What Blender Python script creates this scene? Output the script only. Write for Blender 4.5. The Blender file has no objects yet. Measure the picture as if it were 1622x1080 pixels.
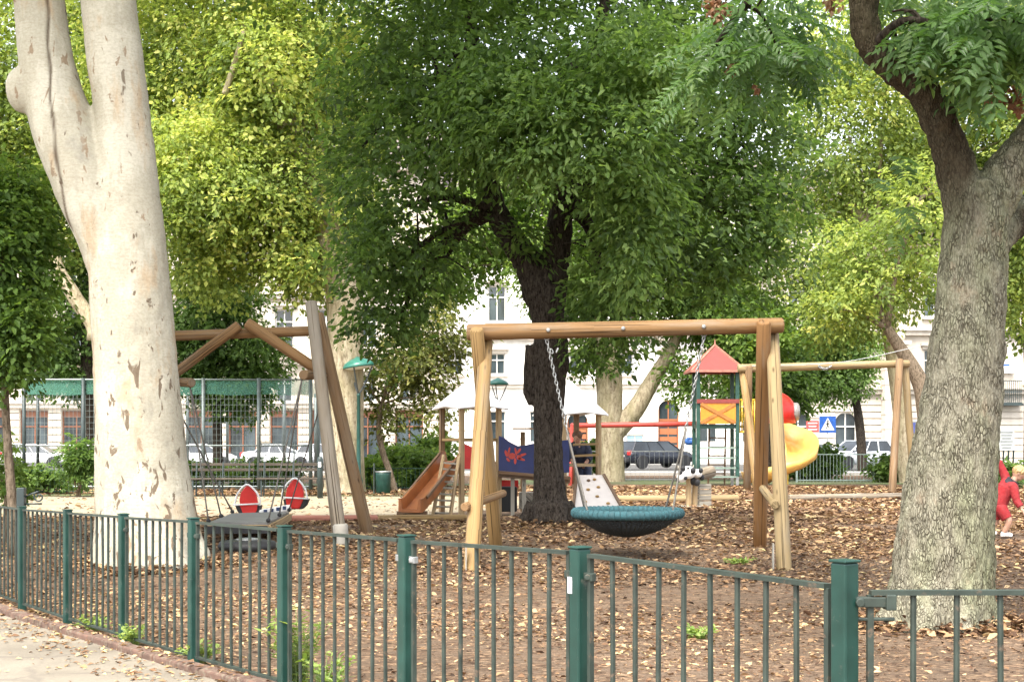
import bpy, bmesh, math, random
import numpy as np
from mathutils import Vector, Matrix, noise as mnoise

R = math.radians
PI = math.pi
C = bpy.context.scene.collection
SC = bpy.context.scene
random.seed(7)
RNG = np.random.default_rng(11)

# ------------------------------------------------------------------ camera, sky, sun, exposure
F = 2200.0           # focal length in pixels of the 1622 px wide photograph
CX, HY, EYE = 811.0, 690.0, 1.30
cam_d = bpy.data.cameras.new('camera')
cam = bpy.data.objects.new('camera', cam_d)
C.objects.link(cam)
cam.location = (0, 0, EYE)
cam.rotation_euler = (R(90), 0, 0)
cam_d.sensor_width = 36.0
cam_d.lens = F / 1622.0 * 36.0
cam_d.shift_y = (HY - 540.0) / 1622.0
cam_d.clip_start = 0.1
cam_d.clip_end = 2000
SC.camera = cam

SUN_EL, SUN_AZ = 58.0, 205.0      # azimuth clockwise from +Y (view direction): behind the camera, to the left
w = bpy.data.worlds.new('World'); SC.world = w; w.use_nodes = True
nt = w.node_tree; nt.nodes.clear()
sky = nt.nodes.new('ShaderNodeTexSky'); sky.sky_type = 'NISHITA'; sky.sun_disc = False
sky.sun_elevation = R(SUN_EL); sky.sun_rotation = R(SUN_AZ)
sky.air_density = 1.0; sky.dust_density = 4.0; sky.ozone_density = 0.6
hs = nt.nodes.new('ShaderNodeHueSaturation'); hs.inputs['Saturation'].default_value = 0.34
bg = nt.nodes.new('ShaderNodeBackground'); bg.inputs['Strength'].default_value = 0.15
wo = nt.nodes.new('ShaderNodeOutputWorld')
nt.links.new(sky.outputs[0], hs.inputs['Color']); nt.links.new(hs.outputs[0], bg.inputs[0]); nt.links.new(bg.outputs[0], wo.inputs[0])

sun_d = bpy.data.lights.new('sun', 'SUN'); sun_d.energy = 1.3; sun_d.angle = R(20.0); sun_d.color = (1.0, 0.92, 0.78)
sun = bpy.data.objects.new('sun', sun_d); C.objects.link(sun)
sdir = Vector((math.sin(R(SUN_AZ)) * math.cos(R(SUN_EL)), math.cos(R(SUN_AZ)) * math.cos(R(SUN_EL)), math.sin(R(SUN_EL))))
sun.rotation_euler = sdir.to_track_quat('Z', 'Y').to_euler()
sun.location = sdir * 60

SC.view_settings.view_transform = 'Standard'
SC.view_settings.look = 'None'
SC.view_settings.exposure = 2.02
SC.view_settings.gamma = 1.0
SC.cycles.max_bounces = 10
SC.cycles.transparent_max_bounces = 12
SC.cycles.diffuse_bounces = 6
SC.cycles.transmission_bounces = 8
SC.cycles.use_denoising = True

# ------------------------------------------------------------------ helpers
GT = [(-60, .10), (2, .10), (4, .083), (7.2, -.02), (9, -.05), (11.5, -.075), (13.7, -.04), (16, .045), (19.5, .06), (22, -.03),
      (25, -.155), (30, -.2), (42, -.23), (60, -.4), (85, -.63), (120, -.63), (2000, -.63)]
GX = np.array([a for a, b in GT]); GZ = np.array([b for a, b in GT])
def gz(x, y):
    base = 0.0
    for d, wt in ((-1.2, .2), (-.5, .2), (0, .2), (.5, .2), (1.2, .2)):
        base = base + wt * np.interp(np.asarray(y) + d, GX, GZ)
    k = np.clip((18 - np.asarray(y)) / 5, 0, 1) * np.clip((np.asarray(y) - 3) / 5, 0, 1)
    return base - .018 * np.clip(-np.asarray(x), 0, 8) * k
def gzf(x, y): return float(gz(x, y))
def P(px, py, y):
    return Vector(((px - CX) * y / F, y, EYE - (py - HY) * y / F))
def PX(px, y): return (px - CX) * y / F
def GP(px, py):
    """ground point seen at a pixel of the photograph"""
    y = 10.0
    for _ in range(40):
        yy = (EYE - gzf((px - CX) * y / F, y)) * F / max(py - HY, 8)
        y = .5 * y + .5 * yy
    return Vector(((px - CX) * y / F, y, gzf((px - CX) * y / F, y)))
def V(*a): return Vector(a)

def tag(o, label=None, cat=None, group=None, kind=None):
    if label: o['label'] = label
    if cat: o['category'] = cat
    if group: o['group'] = group
    if kind: o['kind'] = kind
    return o
def thing(name, label, cat, loc=(0, 0, 0), group=None):
    o = bpy.data.objects.new(name, None); C.objects.link(o)
    o.empty_display_size = .2; o.location = loc
    return tag(o, label, cat, group)
def worldloc(o):
    v = Vector((0, 0, 0))
    while o is not None:
        v += o.location; o = o.parent
    return v
def copy_tree(o, parent=None):
    c = o.copy(); C.objects.link(c)
    if parent is not None: c.parent = parent
    for ch in list(o.children): copy_tree(ch, c)
    return c

class MB:
    def __init__(s): s.v = []; s.f = []; s.uv = []; s.mi = []; s.cur = 0
    def face(s, idx, uvs=None):
        s.f.append(tuple(idx)); s.uv.append(uvs); s.mi.append(s.cur)
    def box(s, c, size, rot=None, taper=1.0):
        """box centred at c; rot = Matrix 3x3; taper scales the top"""
        hx, hy, hz = size[0] / 2, size[1] / 2, size[2] / 2
        n = len(s.v); c = Vector(c)
        for z in (-1, 1):
            t = taper if z > 0 else 1.0
            for x, y in ((-1, -1), (1, -1), (1, 1), (-1, 1)):
                p = Vector((x * hx * t, y * hy * t, z * hz))
                if rot is not None: p = rot @ p
                s.v.append(c + p)
        dims = size
        la = max(range(3), key=lambda i: dims[i])
        loc = [(-1, -1, -1), (1, -1, -1), (1, 1, -1), (-1, 1, -1), (-1, -1, 1), (1, -1, 1), (1, 1, 1), (-1, 1, 1)]
        off = random.random() * 9
        for q in ((3, 2, 1, 0), (4, 5, 6, 7), (0, 1, 5, 4), (1, 2, 6, 5), (2, 3, 7, 6), (3, 0, 4, 7)):
            uv = []
            for i in q:
                p = loc[i]; l = [p[k] * dims[k] / 2 for k in range(3)]
                o2 = [l[k] for k in range(3) if k != la]
                uv.append((o2[0] + o2[1] + off, l[la] + off))
            s.face([n + i for i in q], uv)
    def beam(s, p0, p1, w_, h_, up=(0, 0, 1)):
        p0 = Vector(p0); p1 = Vector(p1); d = (p1 - p0); L = d.length
        if L < 1e-6: return
        d.normalize(); u = Vector(up)
        if abs(d.dot(u)) > .98: u = Vector((0, 1, 0))
        sx = d.cross(u).normalized(); sz = sx.cross(d).normalized()
        s.box((p0 + p1) / 2, (w_, L, h_), Matrix((sx, d, sz)).transposed())
    def tube(s, pts, rad, seg=12, caps=True, round_end=False, flat=1.0):
        pts = [Vector(p) for p in pts]; n = len(pts)
        if not hasattr(rad, '__len__'): rad = [rad] * n
        rad = list(rad)
        if round_end:
            d0 = (pts[0] - pts[1]).normalized(); d1 = (pts[-1] - pts[-2]).normalized()
            pts = [pts[0] + d0 * rad[0] * .22] + pts + [pts[-1] + d1 * rad[-1] * .22]
            rad = [rad[0] * .82] + rad + [rad[-1] * .82]; n += 2
        t = [(pts[min(i + 1, n - 1)] - pts[max(i - 1, 0)]).normalized() for i in range(n)]
        ref = Vector((0, 0, 1)) if abs(t[0].z) < .9 else Vector((0, 1, 0))
        a = t[0].cross(ref).normalized()
        base = len(s.v); off = random.random() * 20; acc = 0; vs = []
        for i in range(n):
            a = (a - t[i] * a.dot(t[i])).normalized(); b = t[i].cross(a)
            if i: acc += (pts[i] - pts[i - 1]).length
            vs.append(acc)
            for k in range(seg):
                an = 2 * PI * k / seg
                s.v.append(pts[i] + (a * math.cos(an) + b * math.sin(an) * flat) * rad[i])
        for i in range(n - 1):
            r_ = (rad[i] + rad[i + 1]) / 2
            for k in range(seg):
                k2 = (k + 1) % seg
                u0 = 2 * PI * k / seg * r_ + off; u1 = 2 * PI * (k + 1) / seg * r_ + off
                s.face((base + i * seg + k, base + i * seg + k2, base + (i + 1) * seg + k2, base + (i + 1) * seg + k),
                       [(u0, vs[i] + off), (u1, vs[i] + off), (u1, vs[i + 1] + off), (u0, vs[i + 1] + off)])
        if caps:
            for ring, rev in ((0, True), (n - 1, False)):
                idx = [base + ring * seg + k for k in range(seg)]
                if rev: idx = idx[::-1]
                s.face(idx, [(math.cos(k) * .02 + off, k * .004 + off) for k in range(seg)])
    def ring(s, c, r, rt, axis=(0, 0, 1), seg=32, tseg=8, a0=0, a1=2 * PI):
        ax = Vector(axis).normalized(); u = ax.orthogonal().normalized(); v_ = ax.cross(u)
        full = abs(a1 - a0 - 2 * PI) < 1e-6
        pts = [Vector(c) + (u * math.cos(a0 + (a1 - a0) * i / seg) + v_ * math.sin(a0 + (a1 - a0) * i / seg)) * r for i in range(seg + 1)]
        s.tube(pts, rt, tseg, caps=not full)
    def lathe(s, c, prof, seg=24, axis=None):
        """prof = [(r, z)...] about vertical axis through c"""
        base = len(s.v); c = Vector(c); n = len(prof)
        M = axis if axis is not None else Matrix.Identity(3)
        for r_, z in prof:
            for k in range(seg):
                an = 2 * PI * k / seg
                s.v.append(c + M @ Vector((r_ * math.cos(an), r_ * math.sin(an), z)))
        for i in range(n - 1):
            for k in range(seg):
                k2 = (k + 1) % seg
                s.face((base + i * seg + k, base + i * seg + k2, base + (i + 1) * seg + k2, base + (i + 1) * seg + k))
        if prof[0][0] > 1e-4: s.face([base + k for k in range(seg)][::-1])
        if prof[-1][0] > 1e-4: s.face([base + (n - 1) * seg + k for k in range(seg)])
    def prism(s, poly, d):
        """poly = list of 3-D points (planar), extruded by vector d"""
        n = len(poly); b = len(s.v); d = Vector(d)
        for p in poly: s.v.append(Vector(p))
        for p in poly: s.v.append(Vector(p) + d)
        s.face([b + i for i in range(n)][::-1]); s.face([b + n + i for i in range(n)])
        for i in range(n):
            j = (i + 1) % n
            s.face((b + i, b + j, b + n + j, b + n + i))
    def quad(s, a, b, c, d):
        n = len(s.v); s.v += [Vector(a), Vector(b), Vector(c), Vector(d)]
        s.face((n, n + 1, n + 2, n + 3))
    def sphere(s, c, r, seg=16, rings=10, M=None):
        r3 = (r, r, r) if not hasattr(r, '__len__') else r
        b = len(s.v); c = Vector(c)
        for i in range(rings + 1):
            th = PI * i / rings
            for k in range(seg):
                an = 2 * PI * k / seg
                p = Vector((r3[0] * max(math.sin(th), .02) * math.cos(an), r3[1] * max(math.sin(th), .02) * math.sin(an), -r3[2] * math.cos(th)))
                s.v.append(c + (M @ p if M is not None else p))
        for i in range(rings):
            for k in range(seg):
                k2 = (k + 1) % seg
                s.face((b + i * seg + k, b + i * seg + k2, b + (i + 1) * seg + k2, b + (i + 1) * seg + k))
        s.face([b + k for k in range(seg)][::-1]); s.face([b + rings * seg + k for k in range(seg)])
    def build(s, name, mat, parent=None, smooth=False, loc=None, bevel=0, label=None):
        o_loc = worldloc(parent) if parent is not None else Vector(loc if loc is not None else (0, 0, 0))
        me = bpy.data.meshes.new(name)
        me.from_pydata([tuple(v - o_loc) for v in s.v], [], s.f)
        uvl = me.uv_layers.new(name='UVMap')
        li = 0
        for poly, uv in zip(me.polygons, s.uv):
            if uv is None:
                nrm = poly.normal
                for l in poly.loop_indices:
                    co = me.vertices[me.loops[l].vertex_index].co
                    if abs(nrm.z) > .7: uvl.data[l].uv = (co.x, co.y)
                    elif abs(nrm.x) > abs(nrm.y): uvl.data[l].uv = (co.y, co.z)
                    else: uvl.data[l].uv = (co.x, co.z)
            else:
                for l, q in zip(poly.loop_indices, uv): uvl.data[l].uv = q
        mats = mat if isinstance(mat, (list, tuple)) else [mat]
        for m in mats: me.materials.append(m)
        for poly, mi in zip(me.polygons, s.mi): poly.material_index = mi
        if smooth:
            me.polygons.foreach_set('use_smooth', [len(p.vertices) <= 4 for p in me.polygons])
        me.update()
        o = bpy.data.objects.new(name, me); C.objects.link(o)
        if parent is not None: o.parent = parent
        else: o.location = o_loc
        if bevel:
            b = o.modifiers.new('bevel', 'BEVEL'); b.width = bevel; b.segments = 2; b.limit_method = 'ANGLE'; b.angle_limit = R(40)
        if label: o['label'] = label
        return o

# ------------------------------------------------------------------ materials
def newmat(name):
    m = bpy.data.materials.new(name); m.use_nodes = True
    return m, m.node_tree, m.node_tree.nodes['Principled BSDF']
def N(nt, t, **kw):
    n = nt.nodes.new('ShaderNode' + t)
    for k, v in kw.items():
        if k in n.inputs: n.inputs[k].default_value = v
        else: setattr(n, k, v)
    return n
def ramp(nt, src, stops, interp='LINEAR'):
    r = nt.nodes.new('ShaderNodeValToRGB'); e = r.color_ramp.elements; r.color_ramp.interpolation = interp
    while len(e) < len(stops): e.new(.5)
    for i, (p, c) in enumerate(stops):
        e[i].position = p; e[i].color = (*c, 1) if len(c) == 3 else c
    nt.links.new(src, r.inputs[0]); return r
def mixc(nt, fac, a, b, mode='MIX'):
    m = nt.nodes.new('ShaderNodeMix'); m.data_type = 'RGBA'; m.blend_type = mode
    for sock, val in ((m.inputs[0], fac), (m.inputs[6], a), (m.inputs[7], b)):
        if hasattr(val, 'is_output'): nt.links.new(val, sock)
        elif hasattr(val, '__len__'): sock.default_value = (*val, 1) if len(val) == 3 else val
        else: sock.default_value = val
    return m.outputs[2]
def coords(nt, kind='Object', scale=(1, 1, 1)):
    tc = nt.nodes.new('ShaderNodeTexCoord'); mp = nt.nodes.new('ShaderNodeMapping')
    mp.inputs['Scale'].default_value = scale
    nt.links.new(tc.outputs[kind], mp.inputs[0]); return mp.outputs[0]
def noise_n(nt, vec, scale, detail=4, rough=.55, dist=0):
    n = N(nt, 'TexNoise'); n.inputs['Scale'].default_value = scale; n.inputs['Detail'].default_value = detail
    n.inputs['Roughness'].default_value = rough; n.inputs['Distortion'].default_value = dist
    nt.links.new(vec, n.inputs['Vector']); return n.outputs['Fac']
def bump(nt, bsdf, h, strength=.3, dist=.01):
    b = nt.nodes.new('ShaderNodeBump'); b.inputs['Strength'].default_value = strength; b.inputs['Distance'].default_value = dist
    nt.links.new(h, b.inputs['Height']); nt.links.new(b.outputs[0], bsdf.inputs['Normal'])
MATS = {}
def paint(name, col, rough=.45, var=.25, scale=9, metal=0, wear=None, spec=.5, bmp=.08):
    """painted or plain material with mottling, and optional wear colour in patches"""
    if name in MATS: return MATS[name]
    m, nt, b = newmat(name); v = coords(nt)
    n = noise_n(nt, v, scale, 5)
    dark = tuple(c * (1 - var) for c in col); lite = tuple(min(1, c * (1 + var)) for c in col)
    r = ramp(nt, n, [(.3, dark), (.7, lite)])
    out = r.outputs[0]
    if wear:
        n2 = noise_n(nt, v, scale * 2.3, 8, .7)
        w_ = ramp(nt, n2, [(wear[1], (0, 0, 0)), (wear[1] + .09, (1, 1, 1))])
        out = mixc(nt, w_.outputs[0], out, wear[0])
    nt.links.new(out, b.inputs['Base Color'])
    rr = ramp(nt, n, [(.3, (rough * .8,) * 3), (.7, (min(1, rough * 1.2),) * 3)])
    nt.links.new(rr.outputs[0], b.inputs['Roughness'])
    b.inputs['Metallic'].default_value = metal; b.inputs['Specular IOR Level'].default_value = spec
    if bmp: bump(nt, b, noise_n(nt, v, scale * 6, 4), bmp, .004)
    MATS[name] = m; return m
def wood(name, lite, dark, rough=.75, sx=38, sy=1.6, knots=True, grey=None):
    """grain along v of the UV map (metres)"""
    if name in MATS: return MATS[name]
    m, nt, b = newmat(name)
    v = coords(nt, 'UV', (sx, sy, 1)); v2 = coords(nt, 'UV', (3, 1.1, 1))
    n = noise_n(nt, v, 1.0, 6, .6, .4)
    r = ramp(nt, n, [(.28, dark), (.5, tuple((a + c) / 2 for a, c in zip(lite, dark))), (.66, lite)])
    n2 = noise_n(nt, v2, 1.3, 3)
    col = mixc(nt, n2, r.outputs[0], tuple(c * .82 for c in lite), 'MIX') if grey is None else r.outputs[0]
    if grey is not None:
        g = ramp(nt, n2, [(.4, (0, 0, 0)), (.62, (1, 1, 1))])
        col = mixc(nt, g.outputs[0], col, grey)
    if knots:
        vo = N(nt, 'TexVoronoi'); vo.inputs['Scale'].default_value = 2.4
        nt.links.new(coords(nt, 'UV', (2.6, 1, 1)), vo.inputs['Vector'])
        k = ramp(nt, vo.outputs['Distance'], [(.03, (1, 1, 1)), (.11, (0, 0, 0))])
        col = mixc(nt, k.outputs[0], col, tuple(c * .45 for c in dark))
        cr = noise_n(nt, coords(nt, 'UV', (60, .5, 1)), 1, 2)
        ck = ramp(nt, cr, [(.585, (0, 0, 0)), (.63, (1, 1, 1))])
        wg = ramp(nt, noise_n(nt, coords(nt, 'UV', (5, .8, 1)), 1.4, 6, .65), [(.5, (0, 0, 0)), (.72, (.55, .55, .55))])
        col = mixc(nt, wg.outputs[0], col, (.23, .20, .16))
        col = mixc(nt, ck.outputs[0], col, tuple(c * .4 for c in dark))
    nt.links.new(col, b.inputs['Base Color']); b.inputs['Roughness'].default_value = rough
    b.inputs['Specular IOR Level'].default_value = .25
    bump(nt, b, n, .35, .006)
    MATS[name] = m; return m
def leafmat(name, stops, trans=.4, tcol=(1.25, 1.2, .5), rough=.5, spec=.25):
    if name in MATS: return MATS[name]
    m, nt, b = newmat(name)
    a = nt.nodes.new('ShaderNodeAttribute'); a.attribute_name = 'tint'
    r = ramp(nt, a.outputs['Fac'], stops)
    b.inputs['Roughness'].default_value = rough; b.inputs['Specular IOR Level'].default_value = spec
    nt.links.new(r.outputs[0], b.inputs['Base Color'])
    t = N(nt, 'BsdfTranslucent')
    nt.links.new(mixc(nt, 1.0, r.outputs[0], tcol, 'MULTIPLY'), t.inputs[0])
    mx = N(nt, 'MixShader'); mx.inputs[0].default_value = trans
    nt.links.new(b.outputs[0], mx.inputs[1]); nt.links.new(t.outputs[0], mx.inputs[2])
    nt.links.new(mx.outputs[0], nt.nodes['Material Output'].inputs[0])
    MATS[name] = m; return m
def glass(name, col=(.03, .04, .045), rough=.08):
    if name in MATS: return MATS[name]
    m, nt, b = newmat(name); n = noise_n(nt, coords(nt, 'Object', (.6, .6, .3)), 1.2, 3)
    r = ramp(nt, n, [(.35, tuple(c * .6 for c in col)), (.65, tuple(c * 2.2 for c in col))])
    nt.links.new(r.outputs[0], b.inputs['Base Color'])
    b.inputs['Roughness'].default_value = rough; b.inputs['Specular IOR Level'].default_value = .8
    MATS[name] = m; return m

# ------------------------------------------------------------------ leaves
def nrm(a): return a / np.maximum(np.linalg.norm(a, axis=1, keepdims=True), 1e-9)
def leaf_object(name, c, d, n, ln, wd, tint, mat, parent=None, loc=(0, 0, 0), fold=.18, droop=.12, kind=None):
    """one mesh of folded diamond leaves"""
    c = np.asarray(c, float); M = len(c)
    o_loc = np.array(worldloc(parent)) if parent is not None else np.array(loc, float)
    c = c - o_loc
    d = nrm(d); s = nrm(np.cross(d, n)); n = np.cross(s, d)
    ln = ln[:, None]; wd = wd[:, None]
    v = np.empty((M, 6, 3))
    v[:, 0] = c
    v[:, 1] = c + d * ln * .38 - s * wd * .5 + n * wd * fold
    v[:, 2] = c + d * ln * .75 - s * wd * .3 + n * wd * fold * .3 - n * ln * droop * .4
    v[:, 3] = c + d * ln - n * ln * droop
    v[:, 4] = c + d * ln * .75 + s * wd * .3 + n * wd * fold * .3 - n * ln * droop * .4
    v[:, 5] = c + d * ln * .38 + s * wd * .5 + n * wd * fold
    idx = np.arange(M)[:, None] * 6
    lo = np.concatenate([idx + np.array([0, 1, 2, 3]), idx + np.array([0, 3, 4, 5])], axis=1).reshape(-1)
    me = bpy.data.meshes.new(name)
    me.vertices.add(M * 6); me.vertices.foreach_set('co', v.reshape(-1))
    me.loops.add(M * 8); me.loops.foreach_set('vertex_index', lo.astype(np.int32))
    me.polygons.add(M * 2); me.polygons.foreach_set('loop_start', (np.arange(M * 2) * 4).astype(np.int32))
    me.polygons.foreach_set('loop_total', np.full(M * 2, 4, np.int32))
    me.materials.append(mat)
    at = me.attributes.new('tint', 'FLOAT', 'FACE'); at.data.foreach_set('value', np.repeat(np.clip(tint, 0, 1), 2).astype(np.float32))
    me.update(calc_edges=True)
    o = bpy.data.objects.new(name, me); C.objects.link(o)
    if parent is not None: o.parent = parent
    else: o.location = loc
    if kind: o['kind'] = kind
    return o
def rdir(n): return nrm(RNG.normal(size=(n, 3)))
def crown_arrays(blobs, n_spray, per, L, W, spray=.5, droop=.35, shell=.45, tint=(.5, .22, .12), flat=.9, updn=0.0):
    """blobs = [(centre, (rx, ry, rz), weight)]; returns leaf arrays for sprays of leaves filling them"""
    cen = np.array([list(b[0]) for b in blobs]); rad = np.array([b[1] for b in blobs])
    wt = np.array([np.prod(b[1]) ** .72 * (b[2] if len(b) > 2 else 1) for b in blobs]); wt /= wt.sum()
    bi = RNG.choice(len(blobs), n_spray, p=wt)
    dr = rdir(n_spray)
    rr = shell + (1 - shell) * RNG.random(n_spray) ** .6
    rr *= 1 + .10 * RNG.normal(size=n_spray)
    out = dr
    sc = cen[bi] + dr * rad[bi] * rr[:, None]
    ax = nrm(out * np.array([1, 1, .35]) + RNG.normal(size=(n_spray, 3)) * .45 + np.array([0, 0, -droop]))
    up = nrm(np.array([0, 0, 1.0]) * flat + out * .55 + RNG.normal(size=(n_spray, 3)) * .25)
    sd = nrm(np.cross(ax, up)); up = np.cross(sd, ax)
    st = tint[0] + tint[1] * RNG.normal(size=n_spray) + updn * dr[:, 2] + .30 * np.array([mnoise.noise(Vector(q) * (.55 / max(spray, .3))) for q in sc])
    k = np.repeat(np.arange(n_spray), per); M = len(k)
    t = RNG.random(M) - .5; q = (RNG.random(M) - .5)
    sl = spray * (.7 + .6 * RNG.random(n_spray))[k]
    c = sc[k] + ax[k] * (t * sl)[:, None] + sd[k] * (q * sl * .75)[:, None] + up[k] * (RNG.normal(size=M) * sl * .07 - (np.abs(t) * .3 + np.abs(q) * .3) * sl * .5)[:, None]
    d = nrm(ax[k] * .75 + sd[k] * (np.sign(q) * .8)[:, None] + RNG.normal(size=(M, 3)) * .4 + np.array([0, 0, -droop * .8]))
    n = nrm(up[k] + RNG.normal(size=(M, 3)) * .42)
    z = .45 + .9 * RNG.random(M)
    return c, d, n, L * z, W * z, st[k] + tint[2] * RNG.normal(size=M)
def pinnate_arrays(c, d, n, L, pairs=6, leaf=(.075, .03), tint=None, droop=.25):
    """turns leaf stalks (c, d, n, L) into rows of leaflets"""
    M = len(c); d = nrm(d); s = nrm(np.cross(d, n)); n = np.cross(s, d)
    C_, D_, N_, T_, Z_ = [], [], [], [], []
    tt = tint if tint is not None else .5 + .2 * RNG.normal(size=M)
    for j in range(pairs):
        f = .18 + .8 * j / pairs
        base = c + d * (L * f)[:, None] - n * (L * droop * f * f)[:, None]
        for sg in (-1, 1):
            C_.append(base); D_.append(nrm(d * .5 + s * sg - n * .25 + RNG.normal(size=(M, 3)) * .1))
            N_.append(nrm(n + RNG.normal(size=(M, 3)) * .18)); T_.append(tt + .06 * RNG.normal(size=M)); Z_.append(np.full(M, 1 - .45 * abs(f - .45)))
    C_.append(c + d * L[:, None] - n * (L * droop)[:, None]); D_.append(nrm(d - n * .4)); N_.append(n); T_.append(tt); Z_.append(np.full(M, .8))
    c2, d2, n2, t2, z2 = [np.concatenate(x) for x in (C_, D_, N_, T_, Z_)]
    sc = np.tile(L / np.mean(L), 2 * pairs + 1) * z2
    return c2, d2, n2, leaf[0] * sc, leaf[1] * sc, t2

# ------------------------------------------------------------------ organic solids (trunks, figures)
def solid(name, mb, voxel, mat, parent, smooth_it=6, disp=None, smooth=True, attr=None):
    """one continuous skin round overlapping closed shapes"""
    me = bpy.data.meshes.new('tmp'); me.from_pydata([tuple(v) for v in mb.v], [], mb.f); me.update()
    o = bpy.data.objects.new('tmp', me); C.objects.link(o)
    r = o.modifiers.new('r', 'REMESH'); r.mode = 'VOXEL'; r.voxel_size = voxel; r.adaptivity = 0
    if smooth_it:
        sm = o.modifiers.new('s', 'SMOOTH'); sm.factor = .5; sm.iterations = smooth_it
    dg = bpy.context.evaluated_depsgraph_get(); dg.update()
    ev = o.evaluated_get(dg); m2 = bpy.data.meshes.new_from_object(ev)
    bpy.data.objects.remove(o, do_unlink=True); bpy.data.meshes.remove(me)
    nv = len(m2.vertices); co = np.empty(nv * 3); m2.vertices.foreach_get('co', co); co = co.reshape(-1, 3)
    if disp is not None:
        no = np.empty(nv * 3); m2.vertex_normals.foreach_get('vector', no); no = no.reshape(-1, 3)
        dv = np.array([disp(Vector(p)) for p in co]); co = co + no * dv[:, None]
    if attr is not None:
        at = m2.attributes.new(attr[0], 'FLOAT', 'POINT'); at.data.foreach_set('value', np.array([attr[1](Vector(p)) for p in co], np.float32))
    co = co - np.array(worldloc(parent))
    m2.vertices.foreach_set('co', co.reshape(-1)); m2.name = name
    m2.materials.clear(); m2.materials.append(mat)
    m2.polygons.foreach_set('use_smooth', np.full(len(m2.polygons), smooth)); m2.update()
    ob = bpy.data.objects.new(name, m2); C.objects.link(ob); ob.parent = parent
    return ob
def curve_pts(pts, rad, sub=6):
    """Catmull-Rom through points and radii"""
    out, ro = [], []
    n = len(pts)
    for i in range(n - 1):
        p0, p1, p2, p3 = pts[max(i - 1, 0)], pts[i], pts[i + 1], pts[min(i + 2, n - 1)]
        for k in range(sub):
            t = k / sub
            out.append(.5 * ((2 * p1) + (p2 - p0) * t + (2 * p0 - 5 * p1 + 4 * p2 - p3) * t * t + (3 * p1 - p0 - 3 * p2 + p3) * t ** 3))
            ro.append(rad[i] + (rad[i + 1] - rad[i]) * t)
    out.append(pts[-1]); ro.append(rad[-1]); return out, ro
def ppath(rows, y):
    """rows of (px, py, width px[, extra depth]) at distance y -> points, radii"""
    pts = [P(r[0], r[1], y + (r[3] if len(r) > 3 else 0)) for r in rows]
    rad = [r[2] * (y + (r[3] if len(r) > 3 else 0)) / F / 2 for r in rows]
    return curve_pts(pts, rad)
# ------------------------------------------------------------------ ground
def sheet(name, ys, xl, xr, mat, off=0.0, nx=24, xs=None):
    """a ground sheet: rows at ys from xl(y) to xr(y), following the terrain"""
    mb = MB(); rows = []
    for y in ys:
        a, b = (xl(y) if callable(xl) else xl), (xr(y) if callable(xr) else xr)
        if xs is not None:
            row = xs
        else:
            row = [a + (b - a) * i / nx for i in range(nx + 1)]
        rows.append(len(mb.v))
        for x in row: mb.v.append(Vector((x, y, gzf(x, y) + off)))
    k = len(xs) if xs is not None else nx + 1
    for i in range(len(ys) - 1):
        for j in range(k - 1):
            mb.face((rows[i] + j, rows[i] + j + 1, rows[i + 1] + j + 1, rows[i + 1] + j))
    o = mb.build(name, mat, smooth=True); o['kind'] = 'structure'; return o

def mulch_mat():
    m, nt, b = newmat('mulch'); v = coords(nt)
    big = noise_n(nt, v, .35, 4); mid = noise_n(nt, v, 7, 6, .65); fine = noise_n(nt, v, 60, 6, .7)
    vo = N(nt, 'TexVoronoi'); vo.inputs['Scale'].default_value = 26; vo.inputs['Randomness'].default_value = 1
    nt.links.new(coords(nt, 'Object', (1, 1.7, 1)), vo.inputs['Vector'])
    sep = N(nt, 'SeparateColor'); nt.links.new(vo.outputs['Color'], sep.inputs[0])
    chips = ramp(nt, sep.outputs[0], [(0, (.06, .04, .03)), (.35, (.12, .082, .06)), (.65, (.19, .135, .098)), (.86, (.30, .215, .15)), (1, (.42, .32, .22))])
    soil = ramp(nt, fine, [(.3, (.10, .075, .058)), (.55, (.175, .135, .105)), (.75, (.26, .21, .165))])
    k = ramp(nt, mid, [(.4, (0, 0, 0)), (.58, (1, 1, 1))])
    c = mixc(nt, k.outputs[0], soil.outputs[0], chips.outputs[0])
    bb = ramp(nt, big, [(.35, (.76, .69, .61)), (.65, (1.12, 1.04, .95))])
    c = mixc(nt, 1.0, c, bb.outputs[0], 'MULTIPLY')
    nt.links.new(c, b.inputs['Base Color']); b.inputs['Roughness'].default_value = .9; b.inputs['Specular IOR Level'].default_value = .15
    a = N(nt, 'Math'); a.operation = 'ADD'; nt.links.new(vo.outputs['Distance'], a.inputs[0]); nt.links.new(fine, a.inputs[1])
    bump(nt, b, a.outputs[0], .7, .03); return m
def sand_mat(name, lo, hi, grain=45):
    m, nt, b = newmat(name); v = coords(nt)
    n = noise_n(nt, v, 1.1, 6, .6); g = noise_n(nt, v, grain, 4)
    r = ramp(nt, n, [(.3, lo), (.7, hi)]); gg = ramp(nt, g, [(.3, (.85, .85, .85)), (.7, (1.08, 1.08, 1.08))])
    nt.links.new(mixc(nt, 1.0, r.outputs[0], gg.outputs[0], 'MULTIPLY'), b.inputs['Base Color'])
    b.inputs['Roughness'].default_value = .9; bump(nt, b, g, .3, .01); return m
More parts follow.
